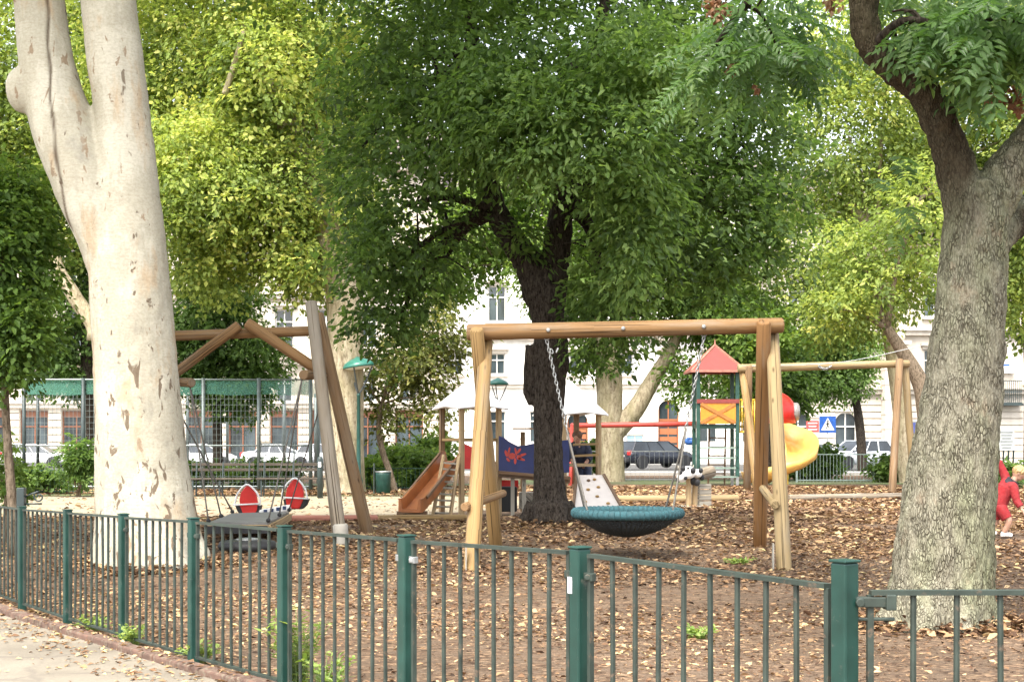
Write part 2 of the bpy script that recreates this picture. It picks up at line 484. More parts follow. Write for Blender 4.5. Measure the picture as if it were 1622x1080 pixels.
def paving_mat():
    m, nt, b = newmat('worn_asphalt_paving'); v = coords(nt)
    n = noise_n(nt, v, .9, 6, .6); g = noise_n(nt, v, 55, 5, .7)
    r = ramp(nt, n, [(.3, (.15, .128, .098)), (.52, (.215, .188, .146)), (.72, (.28, .248, .195))])
    gg = ramp(nt, g, [(.25, (.78, .76, .74)), (.6, (1.05, 1.05, 1.05))])
    c = mixc(nt, 1.0, r.outputs[0], gg.outputs[0], 'MULTIPLY')
    vo = N(nt, 'TexVoronoi'); vo.feature = 'DISTANCE_TO_EDGE'; vo.inputs['Scale'].default_value = .95
    wob = N(nt, 'TexNoise'); wob.inputs['Scale'].default_value = 2.2
    nt.links.new(v, wob.inputs['Vector'])
    ad = N(nt, 'VectorMath'); ad.operation = 'MULTIPLY_ADD'; ad.inputs[1].default_value = (.35, .35, .35)
    nt.links.new(wob.outputs['Color'], ad.inputs[0]); nt.links.new(v, ad.inputs[2]); nt.links.new(ad.outputs[0], vo.inputs['Vector'])
    crk = ramp(nt, vo.outputs['Distance'], [(.005, (1, 1, 1)), (.028, (0, 0, 0))])
    ms = noise_n(nt, v, 1.7, 2); mk = ramp(nt, ms, [(.40, (.25, .25, .25)), (.58, (.9, .9, .9))])
    mm = N(nt, 'Math'); mm.operation = 'MULTIPLY'; nt.links.new(crk.outputs[0], mm.inputs[0]); nt.links.new(mk.outputs[0], mm.inputs[1])
    c = mixc(nt, mm.outputs[0], c, (.13, .11, .09))
    nt.links.new(c, b.inputs['Base Color']); b.inputs['Roughness'].default_value = .85
    bump(nt, b, g, .35, .006); return m
def grass_mat():
    m, nt, b = newmat('grass_verge'); v = coords(nt)
    n = noise_n(nt, v, .8, 6, .65); g = noise_n(nt, v, 30, 4)
    r = ramp(nt, n, [(.3, (.10, .085, .05)), (.5, (.10, .12, .045)), (.7, (.085, .14, .03))])
    gg = ramp(nt, g, [(.3, (.7, .7, .7)), (.7, (1.15, 1.15, 1.15))])
    nt.links.new(mixc(nt, 1.0, r.outputs[0], gg.outputs[0], 'MULTIPLY'), b.inputs['Base Color'])
    b.inputs['Roughness'].default_value = .9; bump(nt, b, g, .6, .04); return m
def asphalt_mat():
    m, nt, b = newmat('asphalt'); v = coords(nt)
    n = noise_n(nt, v, .5, 6); r = ramp(nt, n, [(.3, (.05, .05, .05)), (.7, (.085, .083, .08))])
    nt.links.new(r.outputs[0], b.inputs['Base Color']); b.inputs['Roughness'].default_value = .85
    bump(nt, b, noise_n(nt, v, 60, 3), .3, .01); return m

ys = [-60, -30, -10] + [i * .25 for i in range(0, 241)] + [65, 70, 75, 80, 85, 90, 100, 120, 200, 400, 900, 1500]
xs = [-900, -300, -120, -60, -30, -16] + [-8 + .5 * i for i in range(33)] + [12, 16, 30, 60, 120, 300, 900]
sheet('ground', ys, None, None, mulch_mat(), 0.0, xs=xs)

ka, kb, kc = GP(0, 966), GP(148, 1011), GP(385, 1080)
def kerb_x(y):
    """x of the playground-side edge of the kerb"""
    if y >= kb.y: a, b = ka, kb
    else: a, b = kb, kc
    return a.x + (b.x - a.x) * (y - a.y) / (b.y - a.y)
grid = [i * .25 for i in range(8, 121)]
sheet('pavement', grid, -40, lambda y: kerb_x(y) - .06, paving_mat(), .006)
# sunken kerb of red concrete blocks
brick = paint('kerb_brick', (.115, .066, .048), .9, .45, 9, wear=((.16, .125, .09), .5), bmp=.5)
km = MB(); y = 6.0; k = 0
while y < 22:
    L = .5; x0, x1 = kerb_x(y), kerb_x(y + L)
    a = V(x0, y, gzf(x0, y)); b_ = V(x1, y + L, gzf(x1, y + L))
    d = (b_ - a).normalized()
    jit = random.uniform(-.006, .006)
    km.beam(a + d * .006 + V(-.05 + jit, 0, -.03 + jit), b_ - d * .006 + V(-.05 + jit, 0, -.03 + jit), .10, .16)
    y += L
o = km.build('kerb', brick, bevel=.012); o['kind'] = 'structure'

def sand_near(px): return 24.3 if px < 640 else 24.3 + (30.5 - 24.3) * min(1, (px - 640) / 260)
sand = sand_mat('sand', (.25, .205, .135), (.34, .285, .195))
# the sandy path narrows towards the right
ssx = [PX(p, 28) for p in range(-500, 1101, 50)]
mb = MB(); rows = []
NR = 24
for i in range(NR + 1):
    rows.append(len(mb.v))
    for p, x in zip(range(-500, 1101, 50), ssx):
        y0 = sand_near(p) + .25 * math.sin(p * .021) ; y1 = 34.4 + .2 * math.sin(p * .03)
        y = y0 + (y1 - y0) * i / NR
        mb.v.append(V(x, y, gzf(x, y) + .008))
for i in range(NR):
    for j in range(len(ssx) - 1):
        mb.face((rows[i] + j, rows[i] + j + 1, rows[i + 1] + j + 1, rows[i + 1] + j))
o = mb.build('sand_path', sand, smooth=True); o['kind'] = 'structure'
grid2 = [34.75 + .25 * i for i in range(0, 43)]
sheet('grass_verge', grid2, -40, PX(760, 38), grass_mat(), .006)
sheet('grass_verge_far', [44.5 + .25 * i for i in range(0, 28)], PX(760, 38) + .01, 40, MATS.get('x') or bpy.data.materials['grass_verge'], .006)
sheet('street', [62, 66, 70, 75, 80, 85, 90, 93], -120, 120, asphalt_mat(), .006)
pv = sand_mat('concrete_slabs', (.34, .33, .31), (.45, .43, .40))
mb = MB(); mb.box((0, 97.0, -.63 + .06), (240, 8, .14)); o = mb.build('far_pavement', pv); o['kind'] = 'structure'
mb = MB(); mb.box((0, 60.5, gzf(0, 60.5) + .05), (240, 2.4, .16)); o = mb.build('near_pavement', pv); o['kind'] = 'structure'

# fallen leaves and bark chips lying on the mulch: uncountable, one object
def scatter(n, ylo, yhi, dens):
    out = []
    while len(out) < n:
        m_ = n * 3
        y = np.sqrt(RNG.uniform(ylo ** 2, yhi ** 2, m_)); px = RNG.uniform(-60, 1690, m_)
        x = (px - CX) * y / F
        keep = RNG.random(m_) < dens(x, y)
        out += list(zip(x[keep], y[keep]))
    return np.array(out[:n])
kx = np.vectorize(kerb_x)
def dens(x, y):
    cl = np.array([mnoise.noise(Vector((a * .55, b * .55, 0))) for a, b in zip(x, y)])
    d = np.clip(.62 + 1.1 * cl, .10, 1)
    d = np.where(y < 7.0, d * np.clip((y - 4.0) / 2.4, .22, 1), d)
    d = np.where((y < 22) & (x < kx(np.clip(y, 3, 30)) + .02), 0.0, d)
    inside = (y > 23.6) & (y < 35) & (((x / y * F + CX) < 900))
    return np.where(inside, .02, d)
lit = leafmat('leaf_litter', [(0, (.045, .03, .022)), (.22, (.105, .06, .038)), (.45, (.195, .115, .066)), (.7, (.35, .22, .12)), (.9, (.52, .37, .215)), (1, (.57, .45, .22))], .12, (1.1, .9, .6), .75, .12)
pts = scatter(235000, 3.2, 42, dens)
M = len(pts); x, y = pts[:, 0], pts[:, 1]
c = np.stack([x, y, gz(x, y) + .006 + .018 * RNG.random(M) ** 2], 1)
an = RNG.uniform(0, 2 * PI, M)
d = np.stack([np.cos(an), np.sin(an), RNG.normal(size=M) * .22], 1)
n = nrm(np.stack([RNG.normal(size=M) * .34, RNG.normal(size=M) * .34, np.ones(M)], 1))
far = np.clip(y / 16, .55, 1.6)
ln = (.026 + .080 * RNG.random(M) ** 2.2) * far; wd = ln * (.24 + .5 * RNG.random(M))
hn = np.array([mnoise.noise(Vector((a * .4 + 9, b * .4, 3))) for a, b in zip(x, y)])
tint = np.clip(RNG.beta(1.1, 1.25, M) + .22 * hn + np.where(y < 8, -.04, .0), 0, 1)
# drifts against the trunks
dc, dn_ = [], []
for tx, ty, tr_, cnt in ((PX(234, 14.6), 14.6, .62, 2600), (PX(1488, 10), 10.0, .44, 1800), (PX(871, 19.5), 19.5, .36, 1200)):
    for _ in range(cnt):
        a_ = random.uniform(0, 2 * PI); q = abs(random.gauss(0, .22)); r_ = tr_ * random.uniform(.86, 1.04) + q
        xx, yy = tx + r_ * math.cos(a_), ty + r_ * math.sin(a_) * .9
        dc.append((xx, yy, gzf(xx, yy) + max(0, .075 - .2 * q) * random.random() + .008))
dc = np.array(dc); K = len(dc); an2 = RNG.uniform(0, 2 * PI, K)
c = np.concatenate([c, dc]); d = np.concatenate([d, np.stack([np.cos(an2), np.sin(an2), RNG.normal(size=K) * .35], 1)])
n = np.concatenate([n, nrm(np.stack([RNG.normal(size=K) * .5, RNG.normal(size=K) * .5, np.ones(K)], 1))])
l2 = .04 + .06 * RNG.random(K); ln = np.concatenate([ln, l2]); wd = np.concatenate([wd, l2 * (.3 + .4 * RNG.random(K))]); tint = np.concatenate([tint, RNG.beta(1.2, 1.4, K)])
o = leaf_object('fallen_leaves', c, d, n, ln, wd, tint, lit, fold=.12, droop=.1, kind='stuff')
# yellow leaves along the kerb and on the pavement
kp = []
for _ in range(1500):
    yy = random.uniform(6.5, 13); side = random.gauss(0, .32) - .05
    if random.random() < .12: side -= random.random() * 1.4
    kp.append((kerb_x(yy) - .1 + side, yy))
kp = np.array(kp); M = len(kp)
hh = np.where(kp[:, 0] > kx(kp[:, 1]) - .11, .055, .014)
hh = np.where(kp[:, 0] > kx(kp[:, 1]), .012, hh)
c = np.stack([kp[:, 0], kp[:, 1], gz(kp[:, 0], kp[:, 1]) + hh], 1)
an = RNG.uniform(0, 2 * PI, M)
d = np.stack([np.cos(an), np.sin(an), RNG.normal(size=M) * .1], 1)
n = nrm(np.stack([RNG.normal(size=M) * .25, RNG.normal(size=M) * .25, np.ones(M)], 1))
ln = .025 + .045 * RNG.random(M) ** 2
o = leaf_object('kerb_leaves', c, d, n, ln, ln * .55, .3 + .75 * RNG.random(M), lit, kind='stuff')
# ------------------------------------------------------------------ green metal fence along the kerb
green_post = paint('green_enamel', (.009, .044, .034), .46, .3, 7, wear=((.075, .085, .072), .60))
green_bar = paint('weathered_green_bar', (.026, .038, .030), .55, .35, 11, wear=((.10, .072, .05), .58))
steel = paint('galvanised', (.33, .34, .34), .4, .2, 8, metal=.6)
fence = thing('metal_fence', 'low green metal railing fence of round bars and square posts along the kerb', 'fence', (0, 7, 0))
F0 = V(-.3527 * 11.5, 11.5, 0); FD = V(.0624 * 11.5, -.0927 * 11.5, 0)
fdir = FD.normalized(); fside = V(-fdir.y, fdir.x, 0)
frot = Matrix((fdir, fside, V(0, 0, 1))).transposed()
def post_xy(k): return F0 + FD * k
TOPS = {0: 803, 1: 808, 2: 814.5, 3: 821.5, 4: 834, 5: 849, 6: 868, 7: 890}
def post_top(k):
    p = post_xy(k)
    if k in TOPS: return EYE - (TOPS[k] - HY) * p.y / F
    return gzf(p.x, p.y) + .84
for k in range(-3, 8):
    p = post_xy(k); zt = post_top(k); zb = gzf(p.x, p.y) - .12
    mb = MB()
    w_ = .059
    mb.box((p.x, p.y, (zt + zb) / 2), (w_, w_, zt - zb), frot)
    po = mb.build('post', green_post, fence, bevel=.007)
    mb = MB(); mb.box((p.x, p.y, zt + .004), (w_ + .008, w_ + .008, .008), frot); mb.build('post_cap', green_post, po, bevel=.003)
    if k in (2, 3, 5, 6, 7, 4):
        mb = MB()
        q = V(p.x, p.y, zt - .10) + fdir * .06
        if k != 7:
            mb.box(q, (.05, .022, .03), frot); mb.lathe(q - fside * .010, [(.012, -.006), (.012, .012)], 8, Matrix.Rotation(R(90), 3, 'X'))
            mb.build('bracket', steel if k == 5 else green_bar, po, bevel=.003)
            mb = MB(); q2 = V(p.x, p.y, zt - .10) - fdir * .06; mb.box(q2, (.05, .022, .03), frot)
        else:
            q = V(p.x + .07, p.y, zt - .115); mb.box(q, (.1, .03, .03)); mb.box(q + V(.06, 0, 0), (.03, .05, .045)); mb.lathe(q + V(-.03, -.016, 0), [(.014, -.006), (.014, .01)], 8, Matrix.Rotation(R(90), 3, 'X'))
            mb.box(q + V(.02, 0, -.05), (.11, .012, .01))
        mb.build('bracket', steel if k == 5 else green_bar, po, bevel=.003)
    if k == 6:
        mb = MB(); q = V(p.x, p.y, zt - .135) - fside * (w_ / 2 + .002) - fdir * .02
        mb.box(q, (.026, .0015, .06), frot); mb.build('paper_sticker', paint('paper', (.75, .74, .76), .7, .06), po)
        mb = MB(); mb.box(q - fside * .0012 + V(0, 0, -.004), (.012, .0015, .026), frot); mb.build('sticker_print', paint('pink_print', (.55, .25, .3), .7), po)
def rail_z(k, end):
    if k == 6 and end: return post_top(7) - .075
    off = .02 if k < 6 else .022
    return post_top(k + end) - off
def panel(a, b, za, zb, nb):
    mb = MB(); d = (b - a); d.z = 0; L = d.length; dn = d / L
    A = V(a.x, a.y, za); B = V(b.x, b.y, zb)
    ga, gb = gzf(a.x, a.y) + .055, gzf(b.x, b.y) + .055
    sd = V(-dn.y, dn.x, 0)
    mb.beam(A, B, .034, .014)
    mb.beam(V(a.x, a.y, ga), V(b.x, b.y, gb), .03, .014)
    for i in range(nb + 1):
        t = i / nb; p = a + d * t
        z1 = za + (zb - za) * t - .006; z0 = ga + (gb - ga) * t + .006
        if i in (0, nb): mb.box((p.x, p.y, (z0 + z1) / 2), (.018, .018, z1 - z0), Matrix((dn, sd, V(0, 0, 1))).transposed())
        else:
            w1 = random.uniform(-.003, .003)
            mb.tube([V(p.x, p.y, z0), V(p.x + w1, p.y + w1, (z0 + z1) / 2), V(p.x, p.y, z1)], .0092, 8)
    return mb
for k in range(-3, 7):
    a = post_xy(k) + fdir * .065; b = post_xy(k + 1) - fdir * .065
    panel(a, b, rail_z(k, 0), rail_z(k, 1), 9).build('railing_panel', green_bar, fence)
gate = thing('railing_gate', 'lower green railing panel hinged to the last post in front of the thick trunk', 'gate', (1.6, 4.04, 0))
a = V(PX(1378, 4.04), 4.04, 0); b = V(a.x + 1.27, 4.06, 0)
zz = EYE - (938 - HY) * 4.04 / F
panel(a, b, zz, zz, 10).build('railing_panel', green_bar, gate)

# dark iron post with a scroll inside the fence on the left
iron = paint('black_iron', (.03, .045, .045), .5, .3)
g0 = V(PX(34, 13.5), 13.5, 0); zt = EYE - (772 - HY) * 13.5 / F; zb = gzf(g0.x, g0.y)
ip = thing('iron_gate_post', 'dark iron post with a curled scroll arm inside the fence at the far left', 'post', (g0.x, g0.y, zb))
mb = MB(); mb.box((g0.x, g0.y, (zt + zb) / 2), (.075, .075, zt - zb)); mb.build('post', iron, ip, bevel=.006)
mb = MB(); sp = []
for i in range(40):
    a_ = i / 39 * 2.6 * PI; r_ = .055 * (1 - i / 55)
    sp.append(V(g0.x + .17 - math.sin(a_) * r_, g0.y, zt - .075 + math.cos(a_) * r_ - .055 + .04))
mb.tube([V(g0.x + .02, g0.y, zt - .095)] + [V(g0.x + .1, g0.y, zt - .06)] + sp, .008, 8)
mb.tube([V(g0.x + .02, g0.y, zt - .16), V(g0.x + .2, g0.y, zt - .155)], .008, 8)
mb.build('scroll', iron, ip, smooth=True)
# ------------------------------------------------------------------ bark
def plane_bark():
    m, nt, b = newmat('plane_bark'); v = coords(nt)
    base = ramp(nt, noise_n(nt, coords(nt, 'Object', (1, 1, .5)), 2.2, 6, .6), [(.34, (.33, .31, .255)), (.42, (.42, .39, .31)), (.52, (.44, .41, .33)), (.56, (.50, .47, .385)), (.75, (.53, .50, .42))])
    col = base.outputs[0]
    # tan and pinkish older plates
    t1 = ramp(nt, noise_n(nt, coords(nt, 'Object', (1.6, 1.6, .55)), 2.0, 5, .6), [(.56, (0, 0, 0)), (.66, (.7, .7, .7))])
    col = mixc(nt, t1.outputs[0], col, (.43, .31, .19))
    # fine lenticels across the stem
    ln = ramp(nt, noise_n(nt, coords(nt, 'Object', (7, 7, 60)), 1, 3), [(.54, (0, 0, 0)), (.68, (.45, .45, .45))])
    col = mixc(nt, ln.outputs[0], col, (.36, .31, .24))
    # dark flakes, most of them on the lower stem
    fl = noise_n(nt, coords(nt, 'Object', (4.6, 4.6, 2.1)), 2.0, 4, .55, .8)
    tc = nt.nodes.new('ShaderNodeTexCoord'); sx = N(nt, 'SeparateXYZ'); nt.links.new(tc.outputs['Object'], sx.inputs[0])
    mr = N(nt, 'MapRange'); mr.inputs[1].default_value = 0; mr.inputs[2].default_value = 4.6; mr.inputs[3].default_value = .045; mr.inputs[4].default_value = -.06
    nt.links.new(sx.outputs[2], mr.inputs[0])
    ad = N(nt, 'Math'); ad.operation = 'ADD'; nt.links.new(fl, ad.inputs[0]); nt.links.new(mr.outputs[0], ad.inputs[1])
    f2 = ramp(nt, ad.outputs[0], [(.62, (0, 0, 0)), (.655, (.9, .9, .9))])
    col = mixc(nt, f2.outputs[0], col, (.13, .092, .06))
    f3 = ramp(nt, noise_n(nt, coords(nt, 'Object', (3.3, 3.3, 1.3)), 2.0, 4, .6, .4), [(.635, (0, 0, 0)), (.655, (.9, .9, .9))])
    col = mixc(nt, f3.outputs[0], col, (.27, .195, .13))
    gr = ramp(nt, noise_n(nt, coords(nt, 'Object', (22, 22, 30)), 1.5, 6, .7), [(.3, (.80, .79, .76)), (.6, (1.06, 1.06, 1.05))])
    col = mixc(nt, 1.0, col, gr.outputs[0], 'MULTIPLY')
    st_ = ramp(nt, noise_n(nt, coords(nt, 'Object', (5, 5, .35)), 1.5, 4, .6), [(.55, (0, 0, 0)), (.72, (.5, .5, .5))])
    col = mixc(nt, st_.outputs[0], col, (.30, .275, .22))
    sm_ = nt.nodes.new('ShaderNodeAttribute'); sm_.attribute_name = 'seam'
    col = mixc(nt, sm_.outputs['Fac'], col, (.10, .072, .048))
    nt.links.new(col, b.inputs['Base Color']); b.inputs['Roughness'].default_value = .8; b.inputs['Specular IOR Level'].default_value = .2
    h = N(nt, 'Math'); h.operation = 'SUBTRACT'; nt.links.new(noise_n(nt, v, 9, 6), h.inputs[0]); nt.links.new(f2.outputs[0], h.inputs[1])
    bump(nt, b, h.outputs[0], .35, .02); return m
def furrow_bark(name, lo, mid, hi, moss=None, sc=1.0):
    m, nt, b = newmat(name); v = coords(nt, 'Object', (21 * sc, 21 * sc, 6.5 * sc))
    a = noise_n(nt, v, 1.6, 8, .68, .5); f = noise_n(nt, coords(nt), 40 * sc, 5, .7)
    mxx = N(nt, 'Math'); mxx.operation = 'MULTIPLY_ADD'; mxx.inputs[1].default_value = .35; nt.links.new(f, mxx.inputs[0]); nt.links.new(a, mxx.inputs[2])
    r = ramp(nt, mxx.outputs[0], [(.53, lo), (.63, mid), (.80, hi)])
    col = r.outputs[0]
    if moss:
        k = ramp(nt, noise_n(nt, coords(nt, 'Object', (1.6, 1.6, .5)), 1.5, 5, .6), [(.42, (0, 0, 0)), (.66, (.75, .75, .75))])
        col = mixc(nt, k.outputs[0], col, mixc(nt, mxx.outputs[0], tuple(c * .35 for c in moss), moss))
    nt.links.new(col, b.inputs['Base Color']); b.inputs['Roughness'].default_value = .9; b.inputs['Specular IOR Level'].default_value = .12
    bump(nt, b, mxx.outputs[0], .8, .035); return m
bark_plane = plane_bark()
bark_pale = furrow_bark('furrowed_grey_bark', (.035, .028, .02), (.185, .16, .115), (.33, .30, .225), (.24, .255, .12))
def plate_bark():
    m, nt, b = newmat('cracked_plate_bark'); v0 = coords(nt)
    wob = N(nt, 'TexNoise'); wob.inputs['Scale'].default_value = 9; wob.inputs['Detail'].default_value = 4; nt.links.new(v0, wob.inputs['Vector'])
    ad = N(nt, 'VectorMath'); ad.operation = 'MULTIPLY_ADD'; ad.inputs[1].default_value = (.035, .035, .10); nt.links.new(wob.outputs['Color'], ad.inputs[0]); nt.links.new(v0, ad.inputs[2])
    mp = nt.nodes.new('ShaderNodeMapping'); mp.inputs['Scale'].default_value = (58, 58, 17); nt.links.new(ad.outputs[0], mp.inputs[0])
    vo = N(nt, 'TexVoronoi'); vo.feature = 'DISTANCE_TO_EDGE'; vo.inputs['Scale'].default_value = 1.0; nt.links.new(mp.outputs[0], vo.inputs['Vector'])
    fine = noise_n(nt, coords(nt, 'Object', (46, 46, 20)), 1.4, 7, .7)
    big = noise_n(nt, coords(nt, 'Object', (1.7, 1.7, .55)), 1.5, 5, .6)
    r = ramp(nt, fine, [(.3, (.13, .115, .082)), (.5, (.25, .232, .172)), (.7, (.38, .36, .28))])
    k = ramp(nt, big, [(.42, (0, 0, 0)), (.66, (.8, .8, .8))])
    ms = ramp(nt, fine, [(.3, (.12, .13, .07)), (.7, (.30, .32, .19))])
    col = mixc(nt, k.outputs[0], r.outputs[0], ms.outputs[0])
    pk = ramp(nt, noise_n(nt, coords(nt, 'Object', (2.2, 2.2, 1.4)), 1.5, 5, .65), [(.60, (0, 0, 0)), (.74, (.6, .6, .6))])
    col = mixc(nt, pk.outputs[0], col, (.36, .25, .17))
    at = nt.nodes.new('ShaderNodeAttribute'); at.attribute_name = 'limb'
    col = mixc(nt, at.outputs['Fac'], col, mixc(nt, 1.0, r.outputs[0], (.30, .265, .235), 'MULTIPLY'))  # shade on the limbs, painted in by darkening the bark colour
    ck = ramp(nt, vo.outputs['Distance'], [(.02, (1, 1, 1)), (.15, (0, 0, 0))])
    br = ramp(nt, noise_n(nt, coords(nt, 'Object', (12, 12, 7)), 1, 3), [(.40, (.15, .15, .15)), (.62, (.72, .72, .72))])
    cm = N(nt, 'Math'); cm.operation = 'MULTIPLY'; nt.links.new(ck.outputs[0], cm.inputs[0]); nt.links.new(br.outputs[0], cm.inputs[1])
    col = mixc(nt, cm.outputs[0], col, (.040, .031, .021))
    nt.links.new(col, b.inputs['Base Color']); b.inputs['Roughness'].default_value = .92; b.inputs['Specular IOR Level'].default_value = .1
    h = N(nt, 'Math'); h.operation = 'MULTIPLY_ADD'; h.inputs[1].default_value = .5; nt.links.new(fine, h.inputs[0])
    h2 = N(nt, 'Math'); h2.operation = 'SUBTRACT'; h2.inputs[0].default_value = 1; nt.links.new(cm.outputs[0], h2.inputs[1]); nt.links.new(h2.outputs[0], h.inputs[2])
    bump(nt, b, h.outputs[0], .9, .02); return m
bark_plate = plate_bark()
bark_dark = furrow_bark('dark_bark', (.010, .008, .0065), (.038, .030, .024), (.085, .070, .056))
bark_mid = furrow_bark('brown_bark', (.06, .045, .03), (.17, .13, .09), (.28, .22, .16))
bark_far_plane = furrow_bark('mottled_plane_bark', (.17, .13, .085), (.30, .25, .17), (.46, .40, .29), (.34, .30, .17), .35)
def furrows(amp, s=1.0):
    def f(p):
        q = Vector((p.x * 19 * s, p.y * 19 * s, p.z * 5.5 * s))
        a = abs(mnoise.noise(q)) * 2; b_ = mnoise.noise(q * 2.3 + Vector((5, 5, 5)))
        return amp * (a - .5) + amp * .45 * b_
    return f

leaf_dark = leafmat('leaf_dark_green', [(0, (.048, .080, .028)), (.4, (.088, .153, .045)), (.75, (.14, .225, .066)), (1, (.20, .29, .095))], .55, (1.55, 1.6, .8))
leaf_mid = leafmat('leaf_mid_green', [(0, (.045, .085, .02)), (.4, (.11, .19, .042)), (.75, (.18, .28, .065)), (1, (.26, .35, .09))], .52, (1.5, 1.5, .75))
leaf_yellow = leafmat('leaf_yellow_green', [(0, (.12, .175, .05)), (.35, (.245, .33, .085)), (.7, (.40, .47, .12)), (1, (.58, .58, .19))], .55, (1.3, 1.28, .8))
leaf_olive = leafmat('leaf_olive_green', [(0, (.06, .07, .018)), (.4, (.15, .18, .045)), (.75, (.25, .27, .075)), (1, (.36, .32, .11))], .52, (1.3, 1.25, .8))
leaf_pin = leafmat('leaf_pinnate_green', [(0, (.03, .06, .022)), (.4, (.065, .13, .042)), (.75, (.11, .20, .062)), (1, (.17, .26, .085))], .48, (1.4, 1.5, .8), .4, .4)
leaf_bush = leafmat('leaf_bush_green', [(0, (.05, .09, .02)), (.5, (.12, .20, .05)), (1, (.22, .31, .08))], .5, (1.4, 1.4, .75))
leaf_red = leafmat('leaf_seed_pods', [(0, (.12, .055, .03)), (.5, (.29, .16, .095)), (1, (.46, .31, .20))], .3, (1.2, .8, .6))

def blob(px, py, rx, ry, y, ryd=None, wgt=1.0):
    s = y / F
    return (P(px, py, y), (rx * s, (ryd if ryd is not None else (rx + ry) / 2 * s), ry * s), wgt)
def limb_to(mb, a, ra, b, rb=.02, sag=.0, seg=7, kids=3):
    a = Vector(a); b = Vector(b); m = (a + b) / 2 + Vector((random.uniform(-.2, .2), random.uniform(-.2, .2), .12 * (b - a).length - sag))
    pts, rr = curve_pts([a, m, b], [ra, (ra + rb) * .5, rb], 5)
    mb.tube(pts, rr, seg)
    L = (b - a).length
    for _ in range(kids):
        i = random.randrange(len(pts) // 3, len(pts) - 1)
        e = pts[i] + Vector((random.uniform(-1, 1), random.uniform(-1, 1), random.uniform(-.3, .8))).normalized() * L * random.uniform(.2, .4)
        p2, r2 = curve_pts([pts[i], (pts[i] + e) / 2 + Vector((0, 0, .06 * L)), e], [rr[i] * .6, rr[i] * .4, .008], 3)
        mb.tube(p2, r2, 5)
def join_arrays(*A): return [np.concatenate([a[i] for a in A]) for i in range(6)]

# ---- the pale plane tree on the left
YP = 14.6
pt = thing('plane_tree', 'huge pale plane tree with flaking cream bark and a forked trunk', 'tree', (PX(228, YP), YP, gzf(PX(228, YP), YP)))
mb = MB()
mb.tube(*ppath([(238, 960, 225), (237, 905, 186), (234, 850, 168), (227, 760, 147), (218, 640, 133), (209, 500, 128), (203, 400, 121), (200, 320, 106), (195, 200, 88), (183, 100, 87), (172, 0, 86), (160, -180, 78), (150, -420, 64), (170, -700, 40)], YP), seg=40)
mb.tube(*ppath([(206, 520, 80), (188, 410, 104), (142, 300, 106), (97, 190, 100), (74, 100, 84), (61, 0, 78), (40, -170, 68, -.4), (0, -420, 50, -.8), (-80, -640, 30, -1)], YP), seg=40)
mb.sphere(P(36, 143, YP - .05), (.17, .16, .25), 20, 12)
for a_, px_, py_ in ((0, 172, 905), (1, 305, 905), (2, 205, 925), (3, 275, 928)):
    e = P(px_ + (-25 if px_ < 230 else 25), py_ + 45, YP - (.5 if a_ > 1 else 0))
    mb.tube([P(230 + (px_ - 230) * .5, 820, YP - (.25 if a_ > 1 else 0)), P(px_, py_ - 20, YP - (.35 if a_ > 1 else 0)), e + V(0, 0, -.1)], [.22, .2, .1], 14)
def plane_disp(p):
    d = .02 * mnoise.noise(p * 1.6) + .006 * mnoise.noise(p * 6)
    # the long seam running down the left limb
    z = p.z
    px_ = CX + p.x * F / p.y; py_ = HY + (EYE - z) * F / p.y
    sx = np.interp(py_, [-100, 0, 120, 300, 400, 520], [74, 75, 79, 97, 128, 142])
    if py_ < 520 and p.y < YP: d -= .022 * math.exp(-((px_ - sx - 2 * math.sin(py_ * .05)) / 3.2) ** 2)
    return d
def seam(p):
    px_ = CX + p.x * F / p.y; py_ = HY + (EYE - p.z) * F / p.y
    if py_ > 560 or p.y > YP - .1: return 0.0
    sx = np.interp(py_, [-100, 0, 60, 120, 200, 300, 400, 460, 560], [74, 75, 77, 79, 84, 97, 122, 136, 148])
    wd = 2.0 + 1.6 * max(0, mnoise.noise(Vector((0, 0, p.z * 3))) * 2)
    return math.exp(-((px_ - sx - 1.6 * math.sin(py_ * .07)) / wd) ** 2) * min(1, (560 - py_) / 60)
def plane_d2(p):
    return .014 * mnoise.noise(p * 1.6) + .007 * mnoise.noise(p * 5) + .003 * mnoise.noise(p * 14) - .016 * seam(p)
solid('trunk', mb, .021, bark_plane, pt, 8, plane_d2, attr=('seam', seam))
bl = [blob(60, -620, 900, 330, YP, 5.0), blob(300, -900, 800, 400, YP + 1, 5), blob(-500, -500, 500, 300, YP, 4)]
lim = MB()
for b_ in ((-500, -500), (500, -600), (-150, -900), (350, -950)):
    limb_to(lim, P(60 if b_[0] < 0 else 150, -420, YP - (.6 if b_[0] < 0 else 0)), .16, P(b_[0], b_[1], YP + random.uniform(-2, 2)), .03)
lim.build('limbs', bark_plane, pt, smooth=True)
ca = crown_arrays(bl, 900, 16, .30, .24, 1.0, .3, .3)
leaf_object('crown', *ca, leaf_mid, pt)

